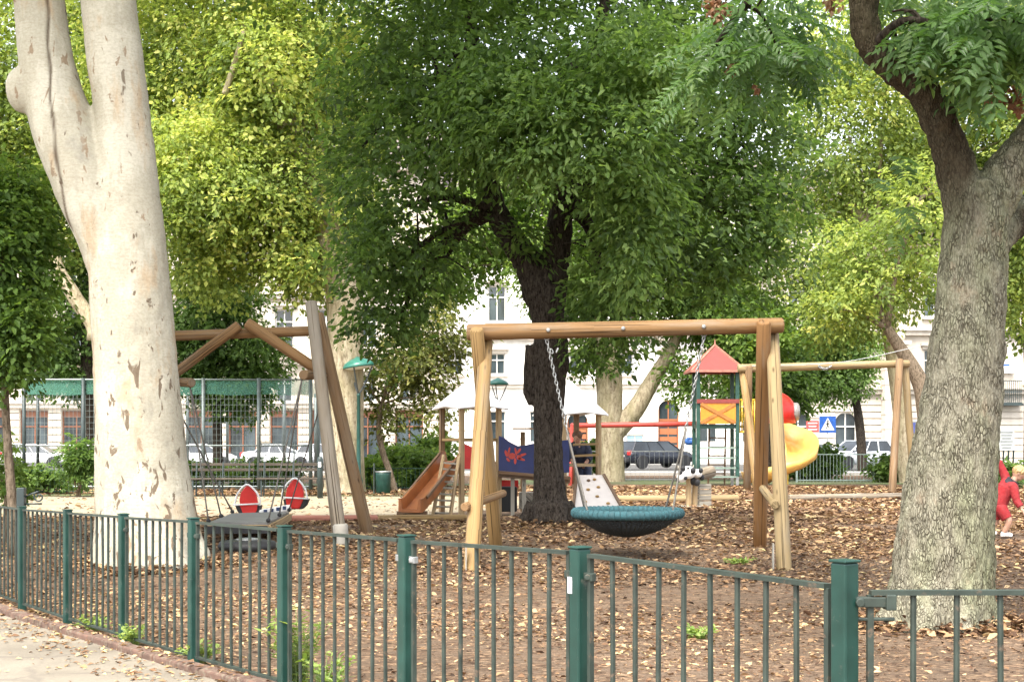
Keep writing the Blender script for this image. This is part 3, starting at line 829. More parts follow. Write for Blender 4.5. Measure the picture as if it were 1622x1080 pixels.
# ---- the thick furrowed tree on the right, with pinnate leaves
YR = 10.0
rt = thing('golden_rain_tree', 'thick furrowed grey trunk at the right forking into shade-darkened limbs with feathery leaves', 'tree', (PX(1495, YR), YR, gzf(PX(1495, YR), YR)))
mb = MB()
mb.tube(*ppath([(1488, 1040, 230), (1488, 985, 178), (1492, 920, 158), (1502, 800, 144), (1514, 700, 132), (1527, 600, 118), (1536, 500, 109), (1543, 400, 103), (1547, 330, 100), (1550, 290, 80)], YR), seg=36)
mb.tube(*ppath([(1543, 380, 84), (1520, 285, 64), (1494, 210, 54), (1462, 145, 50), (1415, 108, 46), (1382, 72, 48), (1368, 25, 46), (1376, -60, 42), (1400, -200, 36), (1380, -420, 26)], YR), seg=24)
mb.tube(*ppath([(1548, 370, 84), (1585, 290, 74), (1625, 235, 64), (1690, 150, 58), (1760, 20, 50), (1800, -200, 40), (1900, -420, 24)], YR), seg=24)
mb.tube(*ppath([(1565, 400, 50), (1604, 352, 50, .2), (1680, 300, 46, .8), (1800, 250, 36, 1.6), (1950, 120, 24, 2.2)], YR), seg=20)
for q in ((1410, 1010, -.1), (1562, 1005, -.1), (1460, 1025, -.4), (1525, 1025, -.4)):
    mb.tube([P(1495 + (q[0] - 1495) * .45, 930, YR + q[2] * .5), P(q[0], q[1] - 22, YR + q[2]), P(q[0] + (q[0] - 1495) * .5, q[1] + 25, YR + q[2] * 1.6)], [.16, .12, .05], 12)
def limb_shade(p):  # left limb and low right limb, where shade is painted into the bark
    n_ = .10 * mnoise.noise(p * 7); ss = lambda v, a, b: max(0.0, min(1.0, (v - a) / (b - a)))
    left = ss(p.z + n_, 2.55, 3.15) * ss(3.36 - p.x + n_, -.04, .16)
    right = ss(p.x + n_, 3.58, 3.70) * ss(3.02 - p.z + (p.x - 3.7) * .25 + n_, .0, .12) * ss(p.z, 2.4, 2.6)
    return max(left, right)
solid('trunk', mb, .017, bark_plate, rt, 4, furrows(.017), attr=('limb', limb_shade))
# feathery sprays seen at the top of the picture
st = []
def fronds(cx, cy, rx, ry, y, ry_d, num, dirx=0.0):
    for _ in range(num):
        a_ = rdir(1)[0] * (.35 + .65 * random.random())
        c_ = P(cx + a_[0] * rx, cy + a_[2] * ry, y + a_[1] * ry_d)
        st.append((c_, V(a_[0] * .8 + dirx + random.gauss(0, .4), a_[1] * .6 - .25 + random.gauss(0, .4), -.35 + random.gauss(0, .25)), V(random.gauss(0, .25), -.45 + random.gauss(0, .25), 1)))
fronds(1512, 42, 82, 58, 9.6, .5, 105)
fronds(1590, 25, 80, 95, 9.3, .7, 120)
fronds(1450, -15, 50, 36, 10.7, .4, 22)
fronds(1560, 130, 70, 26, 10.4, .6, 12)
fronds(1215, 60, 85, 90, 11.4, .8, 125)
fronds(1130, 110, 70, 70, 11.8, .8, 34)
fronds(1400, -250, 700, 190, 10, 2.6, 420)
fronds(1700, -300, 600, 260, 10, 3.0, 260)
fronds(1420, 300, 16, 70, 11, .3, 6)
c_ = np.array([list(s[0]) for s in st]); d_ = np.array([list(s[1]) for s in st]); n_ = np.array([list(s[2]) for s in st])
Ls = .36 + .14 * RNG.random(len(st))
pa = pinnate_arrays(c_, d_, n_, Ls, 7, (.105, .044), .62 + .18 * RNG.normal(size=len(st)))
leaf_object('crown', *pa, leaf_pin, rt, droop=.16)
lim = MB()
limb_to(lim, P(1374, -60, YR), .035, P(1200, 10, 11.0), .008, .0); limb_to(lim, P(1376, -60, YR), .03, P(1290, -10, 10.8), .008)
limb_to(lim, P(1385, 75, YR), .05, P(1500, 40, 9.4), .012, 0); limb_to(lim, P(1385, -100, YR), .08, P(1120, 90, 11.6), .012, .0)
limb_to(lim, P(1690, 150, YR), .06, P(1560, 30, 9.2), .012)
lim.build('limbs', bark_dark, rt, smooth=True)
# hanging bunches of papery seed pods
pods = []
for cx_, cy_, s_, y_ in ((1140, 5, 26, 11.2), (1135, 22, 18, 11.2), (1318, 4, 18, 10.6), (1180, 90, 8, 11.2), (1160, 110, 10, 11.2), (1198, 140, 6, 11), (1600, 150, 22, 9.6), (1575, 160, 14, 9.6), (1615, 165, 16, 9.6), (1260, 85, 9, 11), (1130, 5, 22, 11.4)):
    pods = []
    for _ in range(int(s_ * 1.7)):
        a_ = rdir(1)[0] * random.random() ** .5
        pods.append(P(cx_ + a_[0] * s_, cy_ + a_[2] * s_ * 1.2, y_ + a_[1] * .1))
    pods = np.array([list(p) for p in pods]); M = len(pods)
    leaf_object('seed_pods', pods, nrm(rdir(M) + np.array([0, 0, -.8])), rdir(M), .045 + .02 * RNG.random(M), .034 + .012 * RNG.random(M), RNG.random(M), leaf_red, rt, fold=.35)

# ---- the dark tree in the middle of the playground
YC = 19.5
ct = thing('shade_tree', 'large dark leafy tree with a black forked trunk in the middle of the playground', 'tree', (PX(870, YC), YC, gzf(PX(870, YC), YC)))
mb = MB()
mb.tube(*ppath([(872, 870, 96), (872, 832, 66), (871, 800, 54), (869, 740, 47), (868, 680, 45), (870, 620, 49), (874, 560, 52), (868, 500, 54), (857, 455, 56), (848, 425, 46)], YC), seg=28)
mb.tube(*ppath([(858, 470, 58), (838, 420, 47), (806, 370, 41), (785, 330, 35), (762, 240, 30), (740, 140, 26, .3), (745, 20, 20, .5), (700, -200, 12, 1)], YC), seg=18)
mb.tube(*ppath([(866, 480, 62), (878, 420, 48), (886, 360, 42), (892, 290, 34), (905, 200, 28, -.3), (930, 120, 22, -.5), (957, 20, 18, -.6), (980, -200, 12, -.8)], YC), seg=18)
mb.tube(*ppath([(846, 548, 30), (838, 600, 20), (842, 640, 14)], YC), seg=10)
mb.sphere(P(894, 575, YC), (.07, .12, .16), 12, 8)
for q in ((828, 842), (915, 842), (855, 850), (890, 850)):
    mb.tube([P(870 + (q[0] - 870) * .5, 800, YC - (.15 if q[1] > 845 else 0)), P(q[0], q[1] - 6, YC - (.3 if q[1] > 845 else 0)), P(q[0] + (q[0] - 870) * .6, q[1] + 14, YC - (.5 if q[1] > 845 else 0))], [.16, .1, .04], 10)
solid('trunk', mb, .03, bark_dark, ct, 4, furrows(.018, .8))
B1 = [blob(635, 330, 120, 190, YC - .5), blob(600, 440, 90, 100, YC), blob(560, 250, 60, 130, YC + .5, None, .7), blob(700, 420, 50, 60, YC + .5, None, .7), blob(735, 190, 150, 120, YC - 1.4, 1.1),
      blob(690, 90, 170, 150, YC, 1.6), blob(880, 130, 170, 140, YC - 1.6, 1.2), blob(1035, 300, 115, 150, YC - 1.0, 1.1), blob(960, 470, 70, 70, YC - .8), blob(975, 540, 62, 55, YC - .4),
      blob(1120, 320, 120, 150, YC, 1.6), blob(1200, 250, 95, 140, YC + .4), blob(1225, 380, 70, 75, YC + .6, None, .7), blob(1150, 440, 80, 60, YC + .3, None, .8), blob(1080, 130, 180, 140, YC, 2), blob(630, 510, 60, 55, YC + .2, None, .7),
      blob(850, -150, 480, 200, YC, 3.5, .7), blob(900, -420, 420, 220, YC, 3.5, .4), blob(870, 60, 380, 160, YC + 2.0, 1.5, .8)]
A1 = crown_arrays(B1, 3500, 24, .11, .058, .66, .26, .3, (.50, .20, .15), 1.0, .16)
A2 = crown_arrays([blob(830, 215, 120, 70, YC - 2.2, .8), blob(1000, 330, 80, 140, YC - 2.1, .8), blob(838, 380, 26, 40, YC - .5, .3, 1.6), blob(940, 200, 150, 110, YC - 2.8, .8), blob(780, 170, 90, 90, YC - 2.4, .8), blob(1000, 90, 120, 80, YC - 2.8, .8), blob(960, 500, 60, 60, YC - 1.2)],
                  600, 26, .105, .046, .75, .38, .35, (.72, .18, .13), 1.0)
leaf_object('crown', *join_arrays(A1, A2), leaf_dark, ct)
lim = MB()
for b_ in B1[:16]:
    s0 = P(790, 335, YC) if b_[0].x < 0 else P(890, 300, YC)
    if b_[0].z > 4.5: s0 = P(742, 100, YC + .3) if b_[0].x < .2 else P(930, 110, YC - .5)
    limb_to(lim, s0, .085, b_[0], .015, 0, 7, 4)
lim.build('limbs', bark_dark, ct, smooth=True)

# ---- trees behind the playground
def tree(name, label, trunk_rows, yy, blobs, n_spray, per, L, W, mat, bark, spray=.9, tint=(.5, .2, .12), group='trees round the playground', lmax=.09, updn=.12, limb_from=None, cat='tree', shell=.4, droop=.35):
    r0 = trunk_rows[0]; x0 = PX(r0[0], yy)
    t = thing(name, label, cat, (x0, yy, gzf(x0, yy)), group)
    mb = MB(); p_, r_ = ppath(trunk_rows, yy)
    p_[0].z = min(p_[0].z, gzf(p_[0].x, p_[0].y) - .1)
    mb.tube(p_, r_, 14); mb.build('trunk', bark, t, smooth=True)
    mb = MB(); top = p_[-1]; rt_ = r_[-1]
    for b_ in blobs: limb_to(mb, top if limb_from is None else p_[int(len(p_) * limb_from)], max(min(rt_ * .8, lmax), .02), b_[0], .012, 0, 6, 3)
    mb.build('limbs', bark, t, smooth=True)
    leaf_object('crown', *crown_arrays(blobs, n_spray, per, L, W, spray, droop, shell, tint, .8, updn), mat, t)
    return t
Y1 = 37.0
tree('plane_tree', 'tall yellow-green plane tree behind the log swing, mottled pale trunk', [(546, 800, 92), (546, 770, 66), (546, 700, 60), (547, 600, 58), (546, 500, 56), (530, 400, 50), (490, 280, 40), (420, 120, 28), (385, 40, 18)], Y1,
     [blob(300, 110, 190, 170, Y1 + 2, 3), blob(440, 120, 130, 150, Y1, 3), blob(400, 310, 150, 110, Y1, 2.5), blob(300, 290, 110, 130, Y1 - 1, 2), blob(540, 330, 90, 130, Y1 + 1, 2), blob(470, 420, 70, 50, Y1, 1.6), blob(330, 420, 70, 55, Y1, 1.6), blob(420, -150, 420, 180, Y1, 4, .5), blob(560, 120, 120, 130, Y1 + 3, 2, .8)],
     6200, 24, .14, .092, leaf_yellow, bark_far_plane, 1.1, (.50, .24, .14), limb_from=.55, shell=.3)
Y2 = 43.0
tree('plane_tree', 'tall pale green plane tree far left, seen past the big pale trunk', [(215, 790, 60), (213, 600, 50), (190, 400, 44), (120, 250, 30)], Y2,
     [blob(50, 130, 150, 170, Y2, 3), blob(120, 300, 100, 120, Y2, 2), blob(0, 300, 90, 100, Y2, 2), blob(-120, 180, 150, 220, Y2, 3), blob(60, -100, 250, 120, Y2, 3, .5), blob(200, 60, 90, 170, Y2 + 1, 2)],
     3600, 22, .15, .10, leaf_yellow, bark_far_plane, 1.2, (.42, .22, .12))
Y3 = 46.0
tree('plane_tree', 'tall bright green plane tree with a bent bare stem behind the back swing', [(1440, 780, 30), (1432, 700, 26), (1420, 600, 24), (1405, 500, 24), (1394, 430, 22), (1378, 370, 19), (1345, 320, 14)], Y3,
     [blob(1340, 200, 120, 150, Y3, 3), blob(1440, 300, 110, 120, Y3 + 3, 2), blob(1280, 380, 110, 110, Y3 + 1, 2), blob(1400, 440, 90, 70, Y3 + 3.5, 2), blob(1330, 490, 90, 60, Y3, 2), blob(1540, 250, 150, 140, Y3 + 2, 3), blob(1600, 440, 90, 90, Y3 + 1, 2), blob(1420, 50, 220, 130, Y3, 4, .6), blob(1650, 200, 150, 250, Y3, 3)],
     5400, 22, .145, .095, leaf_yellow, bark_far_plane, 1.2, (.36, .22, .12), limb_from=.75)
Y4 = 48.0
tree('plane_tree', 'leaning plane tree with a forked pale trunk beyond the white roofs', [(966, 790, 52), (967, 720, 42), (966, 650, 40), (964, 590, 42), (955, 530, 32), (930, 470, 24)], Y4,
     [blob(1060, 420, 120, 90, Y4, 2.4), blob(1130, 480, 90, 70, Y4, 2), blob(900, 430, 90, 80, Y4, 2), blob(1000, 330, 150, 100, Y4, 3, .7), blob(1190, 540, 60, 70, Y4 - 1, 2), blob(1090, 590, 36, 46, Y4 - .5, 1, .8), blob(770, 360, 80, 75, Y4 + 2, 2), blob(700, 430, 60, 60, Y4 + 2, 1.6), blob(815, 300, 90, 80, Y4 + 2, 2), blob(930, 560, 34, 40, Y4, 1, .7)],
     3300, 22, .17, .11, leaf_mid, bark_far_plane, 1.1, (.52, .2, .12))
mbx = MB(); p_, r_ = ppath([(968, 690, 34), (1005, 650, 30), (1035, 600, 24), (1062, 555, 20), (1085, 500, 16)], Y4); mbx.tube(p_, r_, 12)
par = [o for o in C.objects if o.name.startswith('plane_tree') and 'leaning' in o.get('label', '')][0]
mbx.build('side_limb', bark_far_plane, par, smooth=True)
mbx = MB(); p_, r_ = ppath([(70, 640, 30), (150, 540, 26), (118, 470, 24), (92, 425, 20), (70, 350, 14)], Y2 - 5); mbx.tube(p_[6:], r_[6:], 12)
par = [o for o in C.objects if o.get('label', '').startswith('tall pale green plane tree')][0]
mbx.build('side_limb', bark_far_plane, par, smooth=True)
mbx = MB(); p_, r_ = ppath([(356, 150, 11), (370, 105, 9), (387, 48, 7)], 35.0); mbx.tube(p_, r_, 10)
par = [o for o in C.objects if o.get('label', '').startswith('tall yellow-green plane')][0]
mbx.build('side_limb', bark_far_plane, par, smooth=True)
Y5 = 26.0
tree('linden_tree', 'young dark green tree with a thin stem at the left edge behind the fence', [(22, 830, 16), (18, 780, 15), (12, 700, 13), (8, 620, 12), (10, 520, 9)], 15.5,
     [blob(10, 420, 70, 120, 15.5, .8), blob(40, 330, 50, 80, 15.8, .6), blob(-40, 350, 70, 140, 15.5, .8), blob(40, 520, 36, 60, 15.3, .5), blob(0, 560, 40, 60, 15.4, .5)],
     760, 24, .085, .05, leaf_mid, bark_mid, .5, (.38, .2, .14), lmax=.03)
Y6 = 43.5
tree('dark_tree', 'dark tree with a straight black stem just left of the pale trunk', [(139, 790, 24), (139, 700, 22), (138, 560, 20), (136, 470, 14)], Y6,
     [blob(100, 500, 60, 70, Y6, 1.2), blob(110, 580, 45, 50, Y6, .9), blob(60, 560, 50, 60, Y6 + 1, 1), blob(150, 420, 60, 60, Y6 + 1, 1.2)],
     520, 20, .17, .10, leaf_dark, bark_dark, .8, (.45, .18, .12))
tree('round_tree', 'small round dark tree on a slim black stem inside the ball cage', [(346, 790, 20), (345, 720, 16), (344, 650, 15), (345, 600, 12)], 44,
     [blob(330, 520, 80, 55, 44, 1.5), blob(400, 560, 60, 50, 44, 1.2), blob(300, 580, 50, 50, 44, 1.1), blob(375, 620, 60, 40, 44, 1.0), blob(350, 470, 70, 40, 44, 1.2)],
     1100, 22, .15, .09, leaf_dark, bark_dark, .8, (.55, .2, .12))
tree('ornamental_tree', 'loose brownish-green tree with a thin leaning stem beside the green lamp', [(628, 785, 9), (618, 750, 10), (606, 715, 10), (600, 680, 9), (604, 640, 8)], 38,
     [blob(640, 560, 70, 60, 38, 1.1), blob(590, 600, 50, 50, 38, .9), blob(680, 580, 60, 50, 38, 1), blob(700, 520, 60, 50, 38, 1), blob(620, 660, 40, 30, 38, .6), blob(690, 640, 40, 34, 38, .7)],
     430, 18, .13, .08, leaf_olive, bark_mid, .8, (.4, .2, .14), lmax=.04)
tree('round_tree', 'dark little tree with a leaning black stem near the crossing sign', [(1366, 745, 16), (1364, 700, 15), (1360, 660, 14), (1355, 630, 12)], 66,
     [blob(1330, 600, 50, 40, 66, 1.4), blob(1260, 600, 60, 40, 66, 1.5), blob(1350, 560, 45, 45, 66, 1.4), blob(1300, 545, 60, 40, 66, 1.5), blob(1225, 560, 50, 50, 66, 1.5)],
     1200, 22, .18, .10, leaf_dark, bark_dark, 1.0, (.62, .2, .12))
tree('street_tree', 'tree with a dark trunk and leaning limbs just left of the thick grey trunk', [(1462, 790, 40), (1470, 700, 32), (1466, 640, 30), (1455, 600, 26), (1425, 550, 20), (1405, 520, 14)], 40,
     [blob(1400, 450, 110, 50, 40, 1.6), blob(1460, 340, 90, 100, 40, 1.6), blob(1350, 400, 80, 60, 40.5, 1.3), blob(1330, 490, 60, 36, 40, 1.1)],
     520, 18, .14, .09, leaf_yellow, bark_mid, .9, (.4, .2, .12), lmax=.12)
tree('dark_tree', 'dense dark evergreen tree half hidden behind the red pointed roof', [(1215, 790, 26), (1213, 650, 20), (1212, 560, 14)], 56,
     [blob(1200, 520, 60, 60, 56, 1.5), blob(1180, 600, 50, 60, 56, 1.3), blob(1235, 600, 60, 70, 56, 1.4)], 600, 20, .22, .12, leaf_dark, bark_dark, 1.0, (.35, .18, .12))
tree('street_tree', 'bright street tree seen to the right of the thick grey trunk', [(1640, 800, 40), (1640, 600, 34), (1630, 500, 24)], 52,
     [blob(1610, 400, 50, 70, 52, 1.8), blob(1650, 480, 60, 60, 52, 1.6), blob(1600, 300, 60, 80, 52, 2)], 420, 20, .24, .15, leaf_yellow, bark_mid, 1.0, (.3, .2, .12))
tree('pale_tree', 'pale sapling of thin sprays standing against the fence at the far left', [(8, 840, 8), (10, 790, 7), (12, 740, 5)], 16.5,
     [blob(10, 730, 22, 40, 16.5, .25), blob(22, 770, 18, 30, 16.5, .2)], 90, 14, .07, .035, leaf_bush, bark_mid, .3, (.7, .2, .1), lmax=.012)

# ---- shrubs and hedges
def shrub(name, label, px, py, yy, rx, h, n_spray, mat, L=.1, W=.06, tint=(.5, .2, .12), cat='shrub', group='shrubs behind the playground', stems=5):
    g = V(PX(px, yy), yy, 0); g.z = gzf(g.x, g.y)
    t = thing(name, label, cat, g, group)
    mb = MB()
    for _ in range(stems):
        e = g + V(random.uniform(-rx * .7, rx * .7), random.uniform(-rx * .4, rx * .4), h * random.uniform(.6, .95))
        mb.tube([g + V(random.uniform(-.1, .1), 0, -.03), (g + e) / 2 + V(0, 0, h * .12), e], [.022, .015, .006], 6)
    mb.build('stems', bark_mid, t, smooth=True)
    bl = [(g + V(random.uniform(-rx * .45, rx * .45), random.uniform(-rx * .2, rx * .2), h * random.uniform(.4, .68)), (rx * .62, rx * .55, h * .36), 1) for _ in range(5)]
    leaf_object('foliage', *crown_arrays(bl, n_spray, 16, L, W, min(.45, rx * .5), .15, .4, tint), mat, t)
shrub('evergreen_shrub', 'dark upright evergreen shrub just left of the pale trunk', 124, 780, 34.2, .55, 1.5, 230, leaf_dark, .11, .05, (.55, .18, .12))
shrub('leafy_shrub', 'low leafy shrub at the left behind the small hedge railing', 70, 775, 36.2, .75, .8, 170, leaf_bush, .12, .07)
shrub('leafy_shrub', 'bright green bush below the loose brownish tree', 655, 770, 40.5, 1.25, 1.25, 330, leaf_bush, .15, .09, (.75, .2, .1))
shrub('leafy_shrub', 'bushy green growth at the foot of the mottled far plane trunk', 590, 770, 39.0, .8, 1.0, 170, leaf_mid, .13, .08)
shrub('leafy_shrub', 'dark low shrub behind the benches in the ball cage', 420, 775, 41.0, 1.6, .8, 300, leaf_bush, .14, .08, (.3, .2, .12))
shrub('leafy_shrub', 'low shrub between the cage and the pale trunk', 310, 778, 40.0, 1.0, .7, 160, leaf_bush, .14, .08, (.3, .2, .12))
shrub('leafy_shrub', 'green shrub under the far swing frame right of the wire fence', 1410, 760, 47, .9, 1.0, 200, leaf_bush, .16, .09, (.4, .2, .12))
shrub('leafy_shrub', 'dark hedge bush behind the wire fence beside the yellow slide', 1295, 755, 50, 1.3, 1.2, 260, leaf_bush, .16, .09, (.3, .2, .12))
shrub('leafy_shrub', 'green climbing growth on the red-brown door near the ornamental tree', 690, 770, 44, .9, 1.6, 200, leaf_bush, .16, .09, (.7, .2, .1))
shrub('leafy_shrub', 'green bush under the red beam left of the dark car', 935, 770, 50, .7, 1.6, 160, leaf_bush, .16, .09, (.6, .2, .1))
shrub('evergreen_shrub', 'small potted evergreen at the right edge behind the child', 1600, 760, 40, .5, .9, 100, leaf_dark, .13, .06, (.6, .2, .1))

# ---- weeds along the fence
leaf_weed = leafmat('leaf_weed', [(0, (.08, .13, .03)), (.5, (.19, .29, .07)), (1, (.34, .43, .13))], .4)
weed_stem = paint('weed_stem', (.18, .26, .08), .7)
def weed(label, px, py, r, h, num, tall=False):
    g = GP(px, py); t = thing('weed', label, 'weed', g, 'weeds growing along the fence')
    c_, d_, n_, L_, W_ = [], [], [], [], []
    mb = MB()
    for _ in range(num):
        a_ = random.uniform(0, 2 * PI); e = g + V(math.cos(a_) * r * random.random() ** .6, math.sin(a_) * r * random.random() ** .6, h * random.uniform(.4, 1))
        b0 = g + V(random.gauss(0, r * .15), random.gauss(0, r * .15), -.01)
        p_, rr = curve_pts([b0, (b0 + e) / 2 + V(0, 0, h * .15), e], [.003, .002, .001], 4); mb.tube(p_, rr, 4)
        for i in range(12 if tall else 8):
            f = random.random(); q = p_[int(f * (len(p_) - 1))]
            c_.append(list(q)); d_.append([random.gauss(0, 1), random.gauss(0, 1), random.uniform(-.1, .9)]); n_.append([random.gauss(0, .4), random.gauss(0, .4), 1])
            L_.append(random.uniform(.03, .06) * (1.1 if tall else .8)); W_.append(L_[-1] * (.24 if tall else .6))
    mb.build('stems', weed_stem, t)
    c_, d_, n_ = np.array(c_), np.array(d_), np.array(n_)
    leaf_object('foliage', c_, d_, n_, np.array(L_), np.array(W_), .75 + .2 * RNG.normal(size=len(c_)), leaf_weed, t)
weed('small green weed at the foot of the second post from the left', 147, 1000, .16, .12, 26)
weed('round green weed tuft at the foot of the third post from the left', 212, 1024, .15, .16, 34)
weed('green weed tuft at the foot of the fourth post from the left', 318, 1050, .16, .14, 34)
weed('tall feathery light green weed in front of the fifth post', 470, 1088, .22, .42, 60, True)
weed('low green weed between the fifth and sixth posts', 520, 1100, .16, .22, 34)
weed('pale low weed on the bare soil behind the fence near the right gate', 1105, 1010, .16, .08, 30)
weed('little green weed on the leaf litter before the swing frame', 1170, 893, .2, .06, 24)
# ------------------------------------------------------------------ woods and paints
log_fresh = wood('fresh_log', (.36, .235, .10), (.21, .125, .048), .7)
log_orange = wood('orange_log', (.29, .155, .062), (.16, .08, .03), .7)
log_pale = wood('pale_log', (.37, .275, .145), (.23, .16, .075), .7)
log_beam = wood('beam_log', (.30, .175, .078), (.165, .09, .036), .7)
log_grey = wood('weathered_log', (.27, .225, .165), (.15, .115, .078), .85, grey=(.235, .205, .165))
log_brown = wood('brown_log', (.27, .175, .095), (.14, .08, .04), .8)
log_dark = wood('dark_post', (.22, .135, .08), (.10, .058, .033), .8)
plank_grey = wood('grey_plank', (.42, .39, .33), (.25, .22, .18), .85)
plank_warm = wood('warm_plank', (.50, .36, .20), (.30, .19, .095), .8)
white_pt = paint('white_board', (.84, .83, .81), .5, .05, 3)
red_pt = paint('red_plastic', (.62, .025, .02), .35, .18, 5)
red_roof = paint('red_roof_board', (.20, .038, .032), .7, .2, 7)
red_tube = paint('red_tube', (.45, .06, .045), .45, .2, 6)
orange_pt = paint('orange_slide', (.30, .10, .026), .4, .22, 5)
yellow_pt = paint('yellow_plastic', (.78, .47, .12), .35, .14, 4)
yellow_bar = paint('yellow_bar', (.62, .42, .04), .4, .2)
orange_bd = paint('orange_board', (.58, .23, .025), .45, .12)
blue_pt = paint('blue_board', (.018, .027, .105), .5, .25, 4, wear=((.12, .12, .22), .66))
dk_green = paint('dark_green_post', (.018, .065, .05), .45, .25)
black_rub = paint('black_rubber', (.018, .018, .02), .6, .3)
rope_m = paint('grey_rope', (.14, .13, .115), .9, .3, 60, bmp=.4)
rope_blue = paint('teal_rope', (.028, .088, .105), .85, .35, 40, wear=((.09, .17, .185), .6), bmp=.5)
rope_black = paint('black_rope', (.016, .021, .024), .85, .3, 60, bmp=.4)
stake = paint('post_shoe', (.31, .29, .25), .6, .15)
concrete = paint('concrete', (.42, .40, .36), .9, .15)

def log(name, p0, p1, r0, r1, mat, parent, seg=18, label=None, wob=.012, n=5):
    p0 = Vector(p0); p1 = Vector(p1); mb = MB(); pts, rr = [], []
    for i in range(n + 1):
        t = i / n; q = p0.lerp(p1, t)
        if 0 < i < n: q = q + Vector((random.gauss(0, 1), random.gauss(0, 1), random.gauss(0, 1))) * wob * r0 * 3
        pts.append(q); rr.append(r0 + (r1 - r0) * t)
    mb.tube(pts, rr, seg, round_end=True)
    return mb.build(name, mat, parent, smooth=True, label=label)
def chain(name, p0, p1, parent, link=.055, wire=.006, mat=None, sag=0.0):
    p0 = Vector(p0); p1 = Vector(p1); L = (p1 - p0).length; n = max(2, int(L / (link * .78))); mb = MB()
    for i in range(n):
        t = (i + .5) / n; c = p0.lerp(p1, t) + V(0, 0, -sag * 4 * t * (1 - t))
        t2 = min(1, t + .01); dd = (p0.lerp(p1, t2) + V(0, 0, -sag * 4 * t2 * (1 - t2)) - c).normalized()
        a = dd.cross(V(1, .3, 0)).normalized(); b = dd.cross(a)
        u = a if i % 2 else b
        pts = [c + dd * math.cos(k / 10 * 2 * PI) * link * .5 + u * math.sin(k / 10 * 2 * PI) * link * .28 for k in range(11)]
        mb.tube(pts, wire, 5, caps=False)
    return mb.build(name, mat or steel, parent, smooth=True)
def rope(name, pts, r, mat, parent, sub=6):
    p, rr = curve_pts([Vector(q) for q in pts], [r] * len(pts), sub); mb = MB(); mb.tube(p, rr, 6)
    return mb.build(name, mat, parent, smooth=True)
def at_z(px, py, z):
    y = (EYE - z) * F / (py - HY); return V(PX(px, y), y, z)

# ------------------------------------------------------------------ big swing frame with the nest
YB = 14.85
sw = thing('swing_frame', 'new round-log swing frame of pale wood carrying the round nest swing', 'swing frame', (PX(990, YB), YB, gzf(PX(990, YB), YB)), 'log swing frames')
zb_l, zb_r = P(742, 526.5, YB), P(1238, 515.5, YB)
bm_ = log('beam', zb_l, zb_r, .088, .082, log_beam, sw, 22, wob=.003)
mb = MB()
for px_ in (868, 986, 1113):
    q = zb_l.lerp(zb_r, (px_ - 742) / 496); mb.lathe(q + V(0, -.088, .0), [(.022, -.006), (.022, .008), (.012, .012)], 12, Matrix.Rotation(R(90), 3, 'X'))
mb.build('bolt', steel, bm_, smooth=True)
def leg(base_px, base_py, yb, top_px, top_py, yt, r0, r1, mat, par):
    g = V(PX(base_px, yb), yb, gzf(PX(base_px, yb), yb) - .12)
    return log('leg', g, P(top_px, top_py, yt), r0, r1, mat, par, 18, wob=.004)
leg(745, 905, 13.75, 770, 541, YB + .13, .082, .074, log_fresh, sw)
leg(787, 866, 15.9, 755, 523, YB - .15, .078, .074, log_fresh, sw)
leg(1243, 905, 13.75, 1223, 527, YB + .13, .078, .072, log_pale, sw)
leg(1203, 862, 16.0, 1210, 511, YB - .15, .078, .076, log_orange, sw)
log('cross_brace', P(736, 803, 13.98), P(797, 781, 15.5), .045, .042, log_beam, sw, 14)
log('cross_brace', P(1228, 799, 13.98), P(1207, 772, 15.6), .045, .042, log_pale, sw, 14)
for px_, py_ in ((750, 905), (1237, 905)):
    mb = MB(); g = V(PX(px_, 13.72), 13.72, gzf(PX(px_, 13.72), 13.72)); s_ = -1 if px_ < 900 else 1
    mb.box(g + V(-.074, .02, .1), (.012, .06, .34)); mb.build('post_shoe', stake, sw)
ns = thing('nest_swing', 'round nest swing with a teal rope rim and black net seat', 'swing', P(994, 812, YB))
ncx = PX(994, YB); rim_z = EYE - (812 - HY) * YB / F; NR_ = .555
mb = MB(); mb.ring((ncx, YB, rim_z), NR_, .048, seg=48, tseg=12); mb.build('rim', rope_blue, ns, smooth=True)
mb = MB()
for i in range(60):       # bindings round the rim
    a = i / 60 * 2 * PI; c = V(ncx + NR_ * math.cos(a), YB + NR_ * math.sin(a), rim_z)
    mb.ring(c, .0505, .006, (-math.sin(a), math.cos(a), 0), 10, 4)
mb.build('binding', rope_blue, ns, smooth=True)
mb = MB()
def bowl(r): return rim_z - .012 - .235 * (1 - (r / NR_) ** 2) ** .8 if r < NR_ else rim_z - .012
for i in range(56):
    a = i / 56 * 2 * PI
    mb.tube([V(ncx + r * math.cos(a), YB + r * math.sin(a), bowl(r)) for r in (.06, .18, .30, .40, .48, .53, .55)], .010, 5)
for j in range(1, 18):
    r = .06 + (.54 - .06) * j / 18; mb.ring((ncx, YB, bowl(r)), r, .011, seg=40, tseg=5)
mb.lathe((ncx, YB, bowl(0) - .01), [(.0, 0), (.07, .0), (.08, .012)], 20)
mb.build('net_seat', rope_black, ns, smooth=True)
hl, hr = zb_l.lerp(zb_r, (866 - 742) / 496) + V(0, 0, -.10), zb_l.lerp(zb_r, (1115 - 742) / 496) + V(0, 0, -.10)
